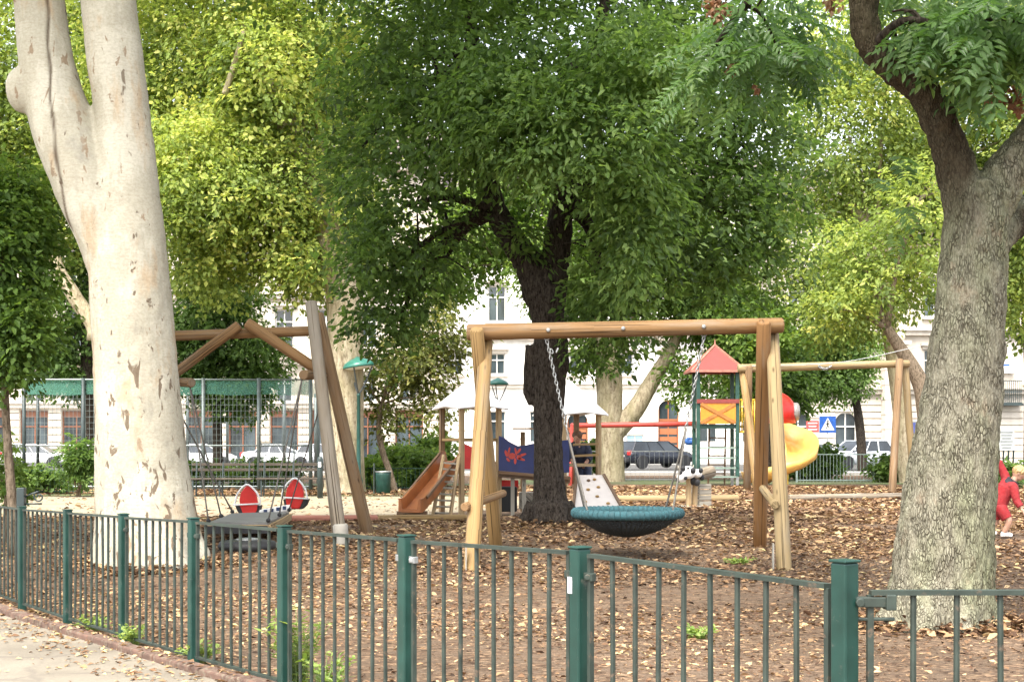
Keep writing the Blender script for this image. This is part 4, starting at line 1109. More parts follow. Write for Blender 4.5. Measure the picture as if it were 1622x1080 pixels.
for h, sx in ((hl, -1), (hr, 1)):
    mb = MB(); mb.ring(h + V(0, 0, .03), .028, .008, (0, 1, 0), 14, 6); mb.lathe(h + V(0, 0, .05), [(.03, 0), (.03, .04)], 10); mb.build('hanger', steel, ns)
    j = h.lerp(V(ncx + sx * .45, YB, rim_z), .52)
    chain('chain', h + V(0, -.012, 0), j, ns)
    for sy in (-1, 1):
        e = V(ncx + sx * NR_ * .80, YB + sy * NR_ * .6, rim_z + .03); rope('hanging_rope', [j, j.lerp(e, .5) + V(0, 0, -.01), e], .011, rope_m, ns)
chain('slack_chain', hl + V(.02, -.05, 0), hl + V(.14, -.05, .02), ns, sag=.17)

# ------------------------------------------------------------------ log climbing swing on the left with its hanging raft
lg = thing('log_swing_frame', 'weathered log frame with crossed legs and slanting braces behind the pale trunk', 'swing frame', P(400, 850, 17.2), 'log swing frames')
YL = 17.1
log('leg', V(PX(541, 16.3), 16.3, gzf(PX(541, 16.3), 16.3) - .1), P(493, 480, 16.9), .086, .072, log_grey, lg)
log('leg', V(PX(584, 18.0), 18.0, gzf(PX(584, 18), 18) - .1), P(503, 498, 17.28), .085, .075, log_brown, lg)
log('leg', V(PX(200, 16.3), 16.3, gzf(PX(200, 16.3), 16.3) - .1), P(248, 486, 17.35), .095, .075, log_grey, lg)
log('leg', V(PX(172, 18.0), 18.0, gzf(PX(172, 18), 18) - .1), P(240, 492, 16.95), .085, .075, log_brown, lg)
log('beam', P(232, 533, YL + .02), P(505, 524, YL + .02), .064, .062, log_beam, lg, 18, wob=.006)
log('brace', P(392, 512, YL - .14), P(500, 584, YL - .06), .070, .066, log_beam, lg, wob=.006)
log('brace', P(378, 516, YL - .10), P(268, 598, YL - .10), .064, .062, log_beam, lg, wob=.006)
log('cross_log', P(481, 594, YL - .28), P(524, 592, YL + .55), .062, .058, log_brown, lg)
log('cross_log', P(303, 606, YL - .25), P(255, 603, YL + .45), .058, .055, log_brown, lg)
mb = MB()
for q in ((541, 850, 16.18), (584, 835, 17.9)):
    pass
g = V(PX(541, 16.3), 16.3, gzf(PX(541, 16.3), 16.3))
log('leg_shoe', g + V(.004, -.006, -.1), g + V(-.017, .022, .22), .092, .09, stake, lg)
rf = thing('hanging_raft', 'grey plank raft hung on ropes below the weathered log frame', 'swing raft', at_z(400, 826, .24))
fl_, fr_ = at_z(330, 831, .25), at_z(425, 830.5, .25); br_, bl_ = at_z(458, 813, .25), at_z(368, 816, .25)
mb = MB()
for i in range(7):
    t0, t1 = i / 7 + .006, (i + 1) / 7 - .006
    a, b, c, d = fl_.lerp(bl_, t0), fr_.lerp(br_, t0), fr_.lerp(br_, t1), fl_.lerp(bl_, t1)
    mb.prism([a, b, c, d], (0, 0, .03))
mb.build('deck', paint('grey_rubber_deck', (.17, .17, .165), .55, .25, 6), rf)
mb = MB(); dz = V(0, 0, -.045)
for a, b in ((fl_, fr_), (fr_, br_), (br_, bl_), (bl_, fl_)): mb.beam(a + dz, b + dz, .07, .085)
mb.build('edge_beam', plank_warm, rf)
mb = MB()
for a, b in ((fl_, fr_), (bl_, fl_)): mb.beam(a + dz + V(0, -.04, -.01), b + dz + V(0, -.04, -.01), .03, .09)
mb.build('buffer', black_rub, rf)
sl, sr = P(301, 612, YL - .2), P(478, 602, YL - .25); sl2, sr2 = P(262, 612, YL + .4), P(520, 600, YL + .5)
for a, h in ((fl_, sl), (fl_.lerp(bl_, .5), sl), (bl_, sl2), (fr_, sr), (br_, sr2), (fr_.lerp(br_, .5), sr)):
    q = a + V(0, 0, .05)
    rope('rope', [q, q.lerp(h, .5), h], .010, rope_m, rf, 3)
    mb = MB(); mb.sphere(q, .028, 10, 6); mb.build('knot', black_rub, rf, smooth=True)
tb = thing('black_disc', 'flat black disc lying under the hanging raft', 'bumper', at_z(392, 862, .05))
c = at_z(392, 864, .05); mb = MB()  # flat black disc on the ground below the raft
mb.lathe(c, [(.20, -.06), (.31, -.05), (.335, 0.0), (.31, .05), (.2, .07), (0.0, .07)], 28); mb.build('tyre', black_rub, tb, smooth=True)
mb = MB(); mb.lathe(c, [(.10, .071), (.12, .085), (.14, .071)], 20); mb.build('hub', steel, tb, smooth=True)

# red leaf-shaped see-saw seats behind the raft
YS = 19.6; rk = thing('rocker', 'see-saw rocker with two red leaf-shaped seats and white hoops behind the raft', 'see-saw', (PX(430, YS), YS, gzf(PX(430, YS), YS)))
mb = MB(); a, b = P(412, 812, YS), P(462, 803, YS); mb.beam(a, b, .16, .09); mb.build('body', white_pt, rk, bevel=.02)
mb = MB(); gq = a.lerp(b, .5)
sp = [V(gq.x + .07 * math.cos(k * .7), YS + .07 * math.sin(k * .7), gzf(gq.x, YS) + (gq.z - .05 - gzf(gq.x, YS)) * k / 60) for k in range(61)]
mb.tube(sp, .014, 6); mb.lathe((gq.x, YS, gzf(gq.x, YS) - .02), [(.14, 0), (.14, .04)], 16); mb.build('spring', paint('dark_spring', (.05, .06, .08), .4), rk, smooth=True)
mb = MB()
for k in range(4): mb.box(a.lerp(b, .2 + .2 * k) + V(0, -.083, .01), (.05, .006, .05))
mb.build('pattern', paint('dark_blue', (.03, .05, .12), .5), rk)
def leaf_seat(px, py, s):
    d = YS / F; cx_, cz_ = PX(px, YS), EYE - (py - HY) * d
    # petal back
    prof = [(0, 25), (-6, 20), (-12, 12), (-15, 2), (-14, -10), (-10, -20), (-8, -24), (9, -24), (13, -16), (14, -4), (12, 8), (7, 16)]
    mb = MB(); mb.prism([V(cx_ + p * d * s, YS - .05, cz_ + q * d) for p, q in prof], (0, .06, 0)); o1 = mb.build('seat_back', red_pt, rk, bevel=.012)
    mb = MB(); hp, hr_ = curve_pts([V(cx_ - 21 * d * s, YS - .09, cz_ - 8 * d), V(cx_ - 17 * d * s, YS - .09, cz_ + 9 * d), V(cx_ - 3 * d * s, YS - .09, cz_ + 24 * d), V(cx_ + 11 * d * s, YS - .09, cz_ + 15 * d), V(cx_ + 18 * d * s, YS - .09, cz_ + 2 * d), V(cx_ + 18 * d * s, YS - .09, cz_ - 9 * d)], [.013] * 6)
    mb.tube(hp, .013, 8); mb.tube([V(cx_ - 24 * d * s, YS - .1, cz_ - 8 * d), V(cx_ + 18 * d * s, YS - .1, cz_ - 6 * d)], .012, 8); mb.build('hoop', white_pt, rk, smooth=True)
    mb = MB(); hull = [(-22, -9), (18, -9), (16, -18), (11, -25), (-12, -25), (-18, -19)]
    mb.prism([V(cx_ + p * d * s, YS - .04, cz_ + q * d) for p, q in hull], (0, .2, 0)); mb.build('hull', black_rub, rk, bevel=.01)
leaf_seat(395, 791, 1); leaf_seat(467, 781, -1)

# ------------------------------------------------------------------ timber edging
def edging(name, label, pts, r, mat):
    t = MB(); q = [V(a, b, gzf(a, b) + r * .7) for a, b in pts]
    t.tube(q, r, 12, round_end=True); o = t.build(name, mat, None, smooth=True, loc=q[0]); return tag(o, label, 'timber edging', 'timber edging logs')
edging('timber_edging', 'reddish timber edging log lying behind the raft', [(PX(432, 20.6), 20.6), (PX(520, 20.8), 20.8), (PX(596, 21.1), 21.1)], .06, wood('red_log', (.50, .22, .16), (.32, .12, .08), .8))
edging('timber_edging', 'yellowish timber edging log in front of the orange slide', [(PX(600, 21.2), 21.2), (PX(680, 21.6), 21.6), (PX(760, 22.0), 22.0)], .055, log_fresh)
edging('timber_edging', 'long pale timber edging behind the nest swing', [(PX(955, 31.5), 31.5), (PX(1060, 31.7), 31.7), (PX(1168, 32.0), 32.0)], .09, log_pale)
edging('timber_edging', 'pale timber edging between the swing legs and the thick trunk', [(PX(1250, 32.5), 32.5), (PX(1340, 33.0), 33.0), (PX(1450, 33.6), 33.6)], .08, log_grey)

# ------------------------------------------------------------------ playhouse with white roofs
YH = 25.0; DH = YH / F
ph = thing('playhouse', 'wooden playhouse with two white roofs, orange slide, ladder and blue bridge panel', 'playhouse', (PX(745, YH), YH, gzf(PX(745, YH), YH)))
ground = gzf(PX(745, YH), YH)
th = R(30); a_ = .76
ex = V(math.cos(th), math.sin(th), 0); ey = V(-math.sin(th), math.cos(th), 0)     # right-back and left-back sides
def tower(px, yy, roof_apex_py, eave_py, posts=True, a=a_, over=.14):
    c0 = V(PX(px, yy), yy, 0)       # front corner
    cs = [c0, c0 + ex * a, c0 + ex * a + ey * a, c0 + ey * a]
    ze = EYE - (eave_py - HY) * yy / F; za = EYE - (roof_apex_py - HY) * yy / F
    for q in cs:
        mb = MB(); mb.box((q.x, q.y, (ze + gzf(q.x, q.y) - .1) / 2), (.085, .085, ze - gzf(q.x, q.y) + .1), Matrix((ex, ey, V(0, 0, 1))).transposed()); mb.build('post', log_dark if not posts else plank_warm if q is cs[0] or q is cs[1] else log_brown, ph, bevel=.008)
    m = (cs[0] + cs[2]) / 2; out = [m + (q - m) * (1 + 2 * over / a) for q in cs]
    mb = MB(); ap = V(m.x, m.y, za); b = len(mb.v)
    lo = [V(q.x, q.y, ze - .02) for q in out]
    # four pitched boards with thickness, sagging eave line
    for i in range(4):
        p, q = lo[i], lo[(i + 1) % 4]; mid = (p + q) / 2 + V(0, 0, .05)
        n = (q - p).cross(ap - p).normalized()
        mb.prism([p, mid, q, ap], -n * .03 if n.z > 0 else n * .03)
    mb.build('roof', white_pt, ph)
    return cs, ze
csA, zeA = tower(731, 24.7, 597, 645)
# deck of the left tower
zd = ground + .95
R3 = Matrix((ex, ey, V(0, 0, 1))).transposed()
mA = (csA[0] + csA[2]) / 2
mb = MB(); mb.box((mA.x, mA.y, zd), (a_ - .02, a_ - .02, .05), R3); mb.build('deck', plank_warm, ph)
mb = MB()
for q0, q1 in ((csA[0], csA[1]), (csA[3], csA[2])):
    mb.beam(V(q0.x, q0.y, zd + .42), V(q1.x, q1.y, zd + .42), .05, .06)
mb.beam(V(csA[3].x, csA[3].y, zd + .42), V(csA[0].x, csA[0].y, zd + .42), .05, .05)
mb.build('rail', log_fresh, ph)
# red board on the right-hand side of the left tower
mb = MB(); q0, q1 = csA[0], csA[1]
e0 = q0.lerp(q1, .06); e1 = q0.lerp(q1, .5)
pr = [V(e0.x, e0.y, zd - .1), V(e1.x, e1.y, zd - .1), V(e1.x, e1.y, zd + .22), V(e0.x, e0.y, zd + .36)]
mb.prism(pr, ey * -.02 + V(0, 0, 0)); mb.build('red_panel', red_pt, ph, bevel=.006)
# slide running down to the left
def chute(name, mat, top, bot, width, side, wallh, parent, flat_end=.35):
    """open trough along a bent path: top -> bot with a flat run-out"""
    top, bot = Vector(top), Vector(bot); d = bot - top; dh = V(d.x, d.y, 0).normalized(); s = V(-dh.y, dh.x, 0)
    path = [top - dh * .18, top, top.lerp(bot, .06) + V(0, 0, -.02), top.lerp(bot, .5), bot + V(0, 0, .05), bot + dh * .14 + V(0, 0, .005), bot + dh * (flat_end) + V(0, 0, .0)]
    p, _ = curve_pts(path, [1] * len(path), 5); mb = MB(); th_ = .03
    prof = [(-width / 2 - .02, wallh), (-width / 2 - .02, -.04), (width / 2 + .02, -.04), (width / 2 + .02, wallh), (width / 2 - .015, wallh), (width / 2 - .05, .015), (-width / 2 + .05, .015), (-width / 2 + .015, wallh)]
    rows = []
    for q in p:
        rows.append(len(mb.v))
        for u, v_ in prof: mb.v.append(q + s * u + V(0, 0, v_))
    k = len(prof)
    for i in range(len(p) - 1):
        for j in range(k):
            j2 = (j + 1) % k; mb.face((rows[i] + j, rows[i] + j2, rows[i + 1] + j2, rows[i + 1] + j))
    mb.face([rows[0] + j for j in range(k)][::-1]); mb.face([rows[-1] + j for j in range(k)])
    return mb.build(name, mat, parent, smooth=False)
top = (csA[3] + csA[0]) / 2 + V(0, 0, zd + .02)
bot = V(PX(658, 23.5), 23.5, gzf(PX(658, 23.5), 23.5) + .15)
sl_ = chute('slide', orange_pt, top + V(-.02, .03, 0), bot, .36, 0, .19, ph, .26)
mb = MB(); sd_ = (bot - top); sd_ = V(-sd_.y, sd_.x, 0).normalized()
for s_ in (-1, 1): mb.beam(top + sd_ * .21 * s_ + V(0, 0, .17), bot + sd_ * .21 * s_ + V(0, 0, .20), .035, .05)
mb.build('slide_rail', log_dark, sl_)
mb = MB(); q = bot + (bot - top).normalized() * .1; mb.box((bot.x - .05, bot.y - .05, bot.z - .11), (.5, .3, .16)); mb.build('slide_foot', log_dark, ph)
# ladder at the front corner
l0, l1 = V(PX(684, 23.8), 23.8, ground - .03), V(PX(703, 24.55), 24.55, zd + .15)
r0, r1 = V(PX(712, 23.8), 23.8, ground - .03), V(PX(727, 24.55), 24.55, zd + .12)
mb = MB(); mb.beam(l0, l1, .05, .06); mb.beam(r0, r1, .05, .06); lad = mb.build('ladder', plank_warm, ph)
for i in range(10):
    t = (i + .4) / 10.6; mb = MB(); mb.beam(l0.lerp(l1, t), r0.lerp(r1, t), .055, .03); mb.build('rung', plank_grey, lad)
# blue bridge side with a red painted figure, to the right tower
bx0, bx1 = 789, 903
yb = 24.9
zt0, zt1 = EYE - (692 - HY) * DH, EYE - (716 - HY) * DH
mb = MB(); poly = []
for px_, py_ in ((790, 745), (790, 690), (797, 692), (808, 700), (820, 706), (832, 705), (845, 702), (870, 700), (902, 696), (902, 748), (850, 752)):
    poly.append(P(px_, py_, yb))
mb.prism(poly, (0, .03, 0)); bp = mb.build('blue_panel', blue_pt, ph)
mb = MB()
def dab(px_, py_, rx, ry, rot=0, n=9):
    c_ = P(px_, py_, yb - .004); pp = []
    for k in range(n):
        a = k / n * 2 * PI; u, v_ = rx * math.cos(a), ry * math.sin(a)
        pp.append(c_ + V((u * math.cos(rot) - v_ * math.sin(rot)) * DH, 0, (u * math.sin(rot) + v_ * math.cos(rot)) * DH))
    mb.prism(pp, (0, .005, 0))
for q in ((802, 718, 2.2, 6, .3), (806, 715, 1.8, 7, -.2), (811, 722, 6, 5, 0), (817, 715, 1.6, 7, .2), (822, 714, 2, 5, -.6), (828, 720, 6, 2, .3), (826, 727, 6, 2, -.3), (805, 728, 2, 4, .7), (816, 730, 2, 5, 0), (822, 724, 4, 4, 0)): dab(*q)
mb.build('red_painting', paint('red_paint_mark', (.42, .05, .035), .6, .3), bp)
mb = MB(); mb.beam(P(789, 747, yb + .1), P(903, 757, yb + .1), .5, .05); mb.beam(P(789, 751, yb - .05), P(903, 762, yb - .05), .05, .09); mb.build('bridge_deck', log_dark, ph)
for px_, t_, bt in ((812, 752, 812), (830, 754, 812), (762, 740, 812)):
    q = V(PX(px_, 25.0), 25.0, gzf(PX(px_, 25), 25) - .05); mb = MB(); zt = EYE - (t_ - HY) * 25 / F
    mb.box((q.x, q.y, (zt + q.z) / 2), (.07, .07, zt - q.z)); mb.build('bridge_post', plank_grey, ph)
mb = MB(); mb.box(P(806, 766, 25.6), (.35, .03, .14)); mb.build('red_board', red_pt, ph)
mb = MB(); mb.box(P(806, 790, 25.3), (.3, .35, .45)); mb.build('crawl_box', black_rub, ph, bevel=.02)
mb = MB(); mb.box(P(834, 792, 25.8), (.28, .4, .3)); mb.build('step_box', plank_grey, ph)
# small middle roof
mb = MB(); q = P(828, 684, 26.5); mb.box((q.x, q.y, (q.z + ground) / 2), (.09, .09, q.z - ground)); mb.build('post', log_brown, ph)
mb = MB(); cc = P(828, 680, 26.5); ax_ = cc + V(0, 0, .03)
mb.prism([cc + V(-.2, -.2, 0), cc + V(.2, -.2, 0), cc + V(.2, .2, 0), cc + V(-.2, .2, 0)], (0, 0, .03)); mb.build('roof', log_dark, ph)
# right tower
csB, zeB = tower(893, 25.4, 600, 655)
mB_ = (csB[0] + csB[2]) / 2
mb = MB(); mb.box((mB_.x, mB_.y, zd - .05), (a_ - .02, a_ - .02, .05), R3); mb.build('deck', plank_warm, ph)
mb = MB(); mb.beam(P(908, 704, 25.3), P(948, 703, 25.5), .04, .04); mb.beam(P(909, 722, 25.3), P(948, 720, 25.5), .04, .04); mb.build('rail', log_fresh, ph)
# climbing wall leaning on the right tower
w0, w1 = P(908, 806, 24.4), P(986, 806, 24.4); w2, w3 = P(956, 752, 25.3), P(914, 752, 25.3)
n_ = (w1 - w0).cross(w3 - w0).normalized()
mb = MB(); mb.prism([w0, w1, w2, w3], n_ * -.03); cw = mb.build('climbing_wall', paint('pale_board', (.60, .54, .49), .7, .1, 3), ph)
mb = MB(); mb.beam(w0, w3, .05, .06); mb.beam(w1, w2, .05, .06); mb.build('wall_edge', log_dark, cw)
for u, v_ in ((.25, .2), (.55, .35), (.35, .55), (.65, .62), (.4, .82), (.75, .15), (.6, .85)):
    q = w0.lerp(w1, u).lerp(w3.lerp(w2, u), v_) + n_ * .012
    mb = MB(); mb.sphere(q, (.035, .03, .025), 10, 6); mb.build('climbing_hold', paint('ochre_hold', (.33, .19, .05), .5) if random.random() < .6 else log_dark, cw, smooth=True)

# ------------------------------------------------------------------ green tower with red pyramid roof and yellow spiral slide
YT = 42.0; DT = YT / F
gt = thing('play_tower', 'dark green play tower with a red pointed roof, orange cross panel and yellow spiral slide', 'play tower', (PX(1136, YT), YT, gzf(PX(1136, YT), YT)))
gT = gzf(PX(1136, YT), YT)
x0, x1 = PX(1106, YT), PX(1168, YT); y0, y1 = YT, YT + 1.2
ztp = EYE - (588 - HY) * DT
for xx, yy in ((x0, y0), (x1, y0), (x0 + .03, y1), (x1 + .03, y1)):
    mb = MB(); mb.box((xx, yy, (ztp + gT + .3) / 2), (.11, .11, ztp - gT - .3)); po = mb.build('post', dk_green, gt, bevel=.01)
    mb = MB(); mb.box((xx, yy, gT + .14), (.08, .08, .36)); mb.build('post_shoe', steel, po)
mx, my = (x0 + x1) / 2, (y0 + y1) / 2
ap = V(mx, my, EYE - (542 - HY) * DT - .05); hw = .83
lo = [V(mx - hw, my - hw, ztp), V(mx + hw, my - hw, ztp), V(mx + hw, my + hw, ztp), V(mx - hw, my + hw, ztp)]
mb = MB()
for i in range(4):
    p, q = lo[i], lo[(i + 1) % 4]; n = (q - p).cross(ap - p).normalized(); mb.prism([p, q, ap], -n * .03)
rf_ = mb.build('roof', red_roof, gt)
mb = MB()
for i in range(4):
    mb.beam(lo[i], ap, .07, .05); mb.beam(lo[i] + V(0, 0, .0), lo[(i + 1) % 4], .06, .07)
mb.tube([ap, ap + V(0, 0, .18)], [.03, .012], 8); mb.build('roof_trim', paint('pale_red_trim', (.36, .15, .11), .6), rf_)
z0_, z1_ = EYE - (671 - HY) * DT, EYE - (638 - HY) * DT
mb = MB(); mb.box((mx, y0 - .07, (z0_ + z1_) / 2), (x1 - x0 - .12, .03, z1_ - z0_)); cp = mb.build('cross_panel', orange_bd, gt)
mb = MB(); yy = y0 - .095
mb.beam(V(x0 + .08, yy, z0_ + .03), V(x1 - .08, yy, z1_ - .03), .02, .10); mb.beam(V(x0 + .08, yy - .012, z1_ - .03), V(x1 - .08, yy - .012, z0_ + .03), .02, .10); mb.build('cross', paint('brown_cross', (.36, .14, .03), .6), cp)
mb = MB(); mb.box((mx, y0 - .08, z1_ + .05), (x1 - x0 + .1, .05, .12)); mb.build('top_rail', red_roof, cp)
mb = MB(); mb.box((mx, my, z0_ - .08), (x1 - x0, 1.2, .12)); mb.build('deck', dk_green, gt)
for py_ in (709, 725, 741, 755):
    z = EYE - (py_ - HY) * DT; mb = MB(); mb.box((mx, y0 - .02, z), (x1 - x0, .07, .05)); mb.build('rung', paint('grey_green_rung', (.19, .26, .22), .5), gt)
mb = MB()     # rear ladder seen through the frame
for i in range(5):
    z = gT + .35 + i * .28; mb.beam(V(mx - .05, y1 + .25 - i * .05, z), V(mx + .4, y1 + .25 - i * .05, z), .06, .04)
mb.beam(V(mx - .08, y1 + .3, gT), V(mx - .08, y1 + .05, z0_), .05, .05); mb.beam(V(mx + .43, y1 + .3, gT), V(mx + .43, y1 + .05, z0_), .05, .05)
mb.build('ladder', log_dark, gt)
mb = MB(); xr = PX(1197, YT)
for z in (EYE - (633 - HY) * DT, EYE - (684 - HY) * DT): mb.tube([V(x1 + .05, y0 + .1, z), V(xr, y0 + .1, z)], .03, 8)
for i in range(7):
    xx = x1 + .08 + (xr - x1 - .1) * i / 6; mb.tube([V(xx, y0 + .1, EYE - (684 - HY) * DT), V(xx, y0 + .1, EYE - (633 - HY) * DT)], .022, 8)
mb.build('railing', yellow_bar, gt, smooth=True)
mb = MB(); mb.box((PX(1205, YT), my, z0_ - .08), (.9, .9, .08)); mb.build('side_deck', dk_green, gt)
# red hood
hc = V(PX(1232, YT), my, z0_ + .02); mb = MB(); hr_ = .66; prof = []
for i in range(12):
    a = i / 11 * PI / 2; prof.append((hr_ * math.cos(a) if i < 11 else .001, .35 + .62 * math.sin(a)))
mb.lathe(hc, [(hr_, 0)] + prof, 28); mb.build('hood', red_pt, gt, smooth=True)
mb = MB(); mb.lathe(hc + V(.60, -.1, .35), [(.28, -.06), (.28, .1), (.24, .13)], 20, Matrix.Rotation(R(90), 3, 'Y')); mb.build('porthole', paint('grey_window', (.24, .23, .22), .3), gt, smooth=True)
# spiral slide: trough swept round a column
cxs, cys = PX(1240, YT), YT + .45; mb = MB(); rows = []; KN = 44
ztop, zbot = EYE - (690 - HY) * DT, EYE - (762 - HY) * DT
prof = [(-.44, .34), (-.40, .10), (-.22, -.03), (.0, -.06), (.24, -.02), (.42, .12), (.50, .60), (.54, .60), (.48, .08), (.26, -.07), (0, -.11), (-.24, -.08), (-.44, .07), (-.48, .34)]
for i in range(KN + 1):
    t = i / KN; a = R(95) - t * R(285); rr = .62 + .03 * t
    cz = ztop + (zbot - ztop) * min(1, 1.12 * t ** .8); rows.append(len(mb.v))
    hi = 1.0 - .62 * max(0, min(1, (t - .25) / .3))
    for u, v_ in prof: mb.v.append(V(cxs + (rr + u) * math.cos(a), cys + (rr + u) * math.sin(a), cz + (v_ if v_ < .3 else v_ * hi + .05)))
k = len(prof)
for i in range(KN):
    for j in range(k):
        j2 = (j + 1) % k; mb.face((rows[i] + j, rows[i + 1] + j, rows[i + 1] + j2, rows[i] + j2))
mb.face([rows[0] + j for j in range(k)]); mb.face([rows[-1] + j for j in range(k)][::-1])
mb.build('spiral_slide', yellow_pt, gt, smooth=True)
mb = MB(); mb.tube([V(cxs + .02, cys, gT - .1), V(cxs + .02, cys, ztop + .6)], .07, 12); mb.tube([V(PX(1243, YT), cys - .75, gT - .1), V(PX(1243, YT), cys - .75, EYE - (738 - HY) * DT)], .055, 10)
mb.build('slide_column', yellow_bar, gt, smooth=True)
mb = MB(); mb.box((PX(1243, YT), cys - .75, gT + .02), (.5, .4, .1)); mb.build('slide_footing', log_brown, gt)

# red beam of the far swing and its hanging toddler seat
rs = thing('red_swing_beam', 'red tubular swing beam at the back between the white roof and the green tower', 'swing frame', P(1010, 770, 44))
mb = MB(); mb.tube([P(905, 674, 44), P(1104, 671, 44)], .085, 14, round_end=True); mb.build('beam', red_tube, rs, smooth=True)
for xx, yy in ((903, 43.0), (909, 45.0)):
    mb = MB(); mb.tube([V(PX(xx, yy), yy, gzf(0, yy) - .1), P(906, 672, 44)], .06, 10); mb.build('leg', red_tube, rs, smooth=True)
bs = thing('toddler_swing', 'small blue toddler swing seat hanging from the red beam beside the tower', 'swing', P(1094, 700, 44))
q = P(1095, 700, 44); mb = MB(); mb.lathe(q + V(0, 0, -.1), [(.10, 0), (.19, .03), (.22, .12), (.21, .2), (.17, .2), (.15, .06), (0, .05)], 18); mb.build('bucket_seat', paint('blue_seat', (.05, .17, .55), .4), bs, smooth=True)
mb = MB(); mb.box(q + V(0, -.2, .12), (.36, .03, .05)); mb.build('guard_bar', paint('blue_seat', (.05, .17, .55)), bs)
for s_ in (-1, 1): chain('chain', q + V(s_ * .2, 0, .1), V(q.x + s_ * .2, 44, EYE - (675 - HY) * 44 / F), bs, .09, .010)

# ------------------------------------------------------------------ far log swing frame at the right
YF = 38.0; DF = YF / F
fs = thing('swing_frame', 'log swing frame at the back right with a chain wound along its beam', 'swing frame', P(1300, 778, YF), 'log swing frames')
log('beam', P(1170, 583.5, YF), P(1439, 576, YF), .115, .10, log_pale, fs, 16, wob=.008)
log('leg', V(PX(1201, 37.2), 37.2, gzf(0, 37.2) - .1), P(1176, 586, YF + .1), .115, .10, log_fresh, fs)
log('leg', V(PX(1183, 39.2), 39.2, gzf(0, 39.2) - .1), P(1186, 580, YF - .1), .11, .10, log_brown, fs)
log('leg', V(PX(1413, 37.2), 37.2, gzf(0, 37.2) - .1), P(1425, 570, YF - .1), .105, .10, log_brown, fs)
log('leg', V(PX(1449, 38.6), 38.6, gzf(0, 38.6) - .1), P(1433, 578, YF + .1), .10, .10, log_pale, fs)
chain('wound_chain', P(1296, 578, YF - .13), P(1318, 577, YF - .13), fs, .1, .016, sag=.12)
rope('wire', [P(1175, 580, YF - .1), P(1330, 574, YF - .2), P(1470, 545, YF - .3)], .012, steel, fs)

# ------------------------------------------------------------------ carved wooden cow with a cart body
YK = 29.3; DK = YK / F
cwt = thing('wooden_cow', 'carved grey log play cow with a black and white head behind the nest swing', 'play animal', P(1105, 800, YK))
gk = gzf(PX(1105, YK), YK)
for px_, h_ in ((1091, 758), (1101, 752)):
    log('leg', V(PX(px_, YK), YK + (.1 if px_ > 1095 else 0), gk - .08), P(px_, h_, YK + (.1 if px_ > 1095 else 0)), .062, .058, plank_warm, cwt)
log('body', P(1090, 757, YK + .05), P(1128, 746, YK + .35), .12, .13, log_grey, cwt)
mb = MB(); mb.sphere(P(1090, 748, YK - .05), (.17, .18, .12), 16, 10, Matrix.Rotation(R(25), 3, 'X')); mb.sphere(P(1080, 756, YK - .14), (.11, .12, .11), 14, 8); mb.sphere(P(1104, 750, YK), (.11, .14, .10), 14, 8)
hd = mb.build('head', white_pt, cwt, smooth=True)
mb = MB()
for px_, py_ in ((1076, 741), (1096, 741)): mb.tube([P(px_, py_ + 3, YK), P(px_ + (-3 if px_ < 1086 else 3), py_ - 5, YK)], [.03, .008], 8)
mb.build('horn', plank_grey, hd, smooth=True)
for q, r_ in (((1082, 742, -.16), .055), ((1098, 762, -.03), .075), ((1074, 760, -.17), .05), ((1106, 752, -.06), .06), ((1090, 742, -.15), .03), ((1112, 756, .0), .055), ((1086, 757, -.27), .04), ((1098, 745, -.22), .06), ((1110, 745, -.12), .05), ((1104, 764, -.1), .07), ((1078, 748, -.22), .045)):
    mb = MB(); mb.sphere(P(q[0], q[1], YK + q[2]), (r_, r_ * .6, r_ * 1.1), 12, 8); mb.build('black_patch', black_rub, cwt, smooth=True)
mb = MB()
for i in range(4):
    z = gk + .06 + i * .12; mb.box((PX(1118, YK), YK + .12, z), (.27, .04, .105), Matrix.Rotation(R(14), 3, 'Z')); mb.box((PX(1108, YK), YK + .4, z), (.04, .55, .105), Matrix.Rotation(R(14), 3, 'Z'))
mb.build('plank_box', plank_grey, cwt)
mb = MB(); mb.box((PX(1098, YK), YK - .1, gk - .0), (.62, .5, .05)); mb.build('base', concrete, cwt)

# ------------------------------------------------------------------ park lamps, bin, benches, ball cage, low railings
lamp_green = paint('lamp_green', (.012, .062, .05), .4, .2); lamp_shade = paint('lamp_shade_green', (.028, .145, .11), .35, .15)
def park_lamp(label, px, yy, top_py, tilt=0):
    g = V(PX(px, yy), yy, gzf(PX(px, yy), yy)); zt = EYE - (top_py - HY) * yy / F
    t = thing('park_lamp', label, 'street lamp', g, 'green park lamps')
    mb = MB(); mb.lathe(g, [(.11, -.05), (.11, .35), (.075, .45), (.06, .5), (.042, zt - g.z - .92), (.055, zt - g.z - .9), (.04, zt - g.z - .84)], 16); mb.build('pole', lamp_green, t, smooth=True)
    c = V(g.x, yy, zt)
    for a in (0, 120, 240):
        mb = MB(); u = V(math.cos(R(a + 15)), math.sin(R(a + 15)), 0)
        p_, r_ = curve_pts([c + V(0, 0, -.88), c + u * .16 + V(0, 0, -.6), c + u * .36 + V(0, 0, -.13)], [.026, .024, .02], 5); mb.tube(p_, r_, 7); mb.build('arm', paint('lamp_arm', (.05, .06, .06), .5), t, smooth=True)
    mb = MB(); mb.lathe(c + V(0, 0, -.16), [(.41, 0), (.42, .035), (.36, .12), (.22, .20), (.08, .25), (.03, .28), (0.001, .28)], 28, Matrix.Rotation(R(tilt), 3, 'Y')); sh = mb.build('lamp_shade', lamp_shade, t, smooth=True)
    mb = MB(); mb.lathe(c + V(0, 0, -.165), [(.001, -.05), (.2, -.04), (.33, -.012), (.36, .0)], 24, Matrix.Rotation(R(tilt), 3, 'Y')); mb.build('diffuser', white_pt, sh, smooth=True)
    return t
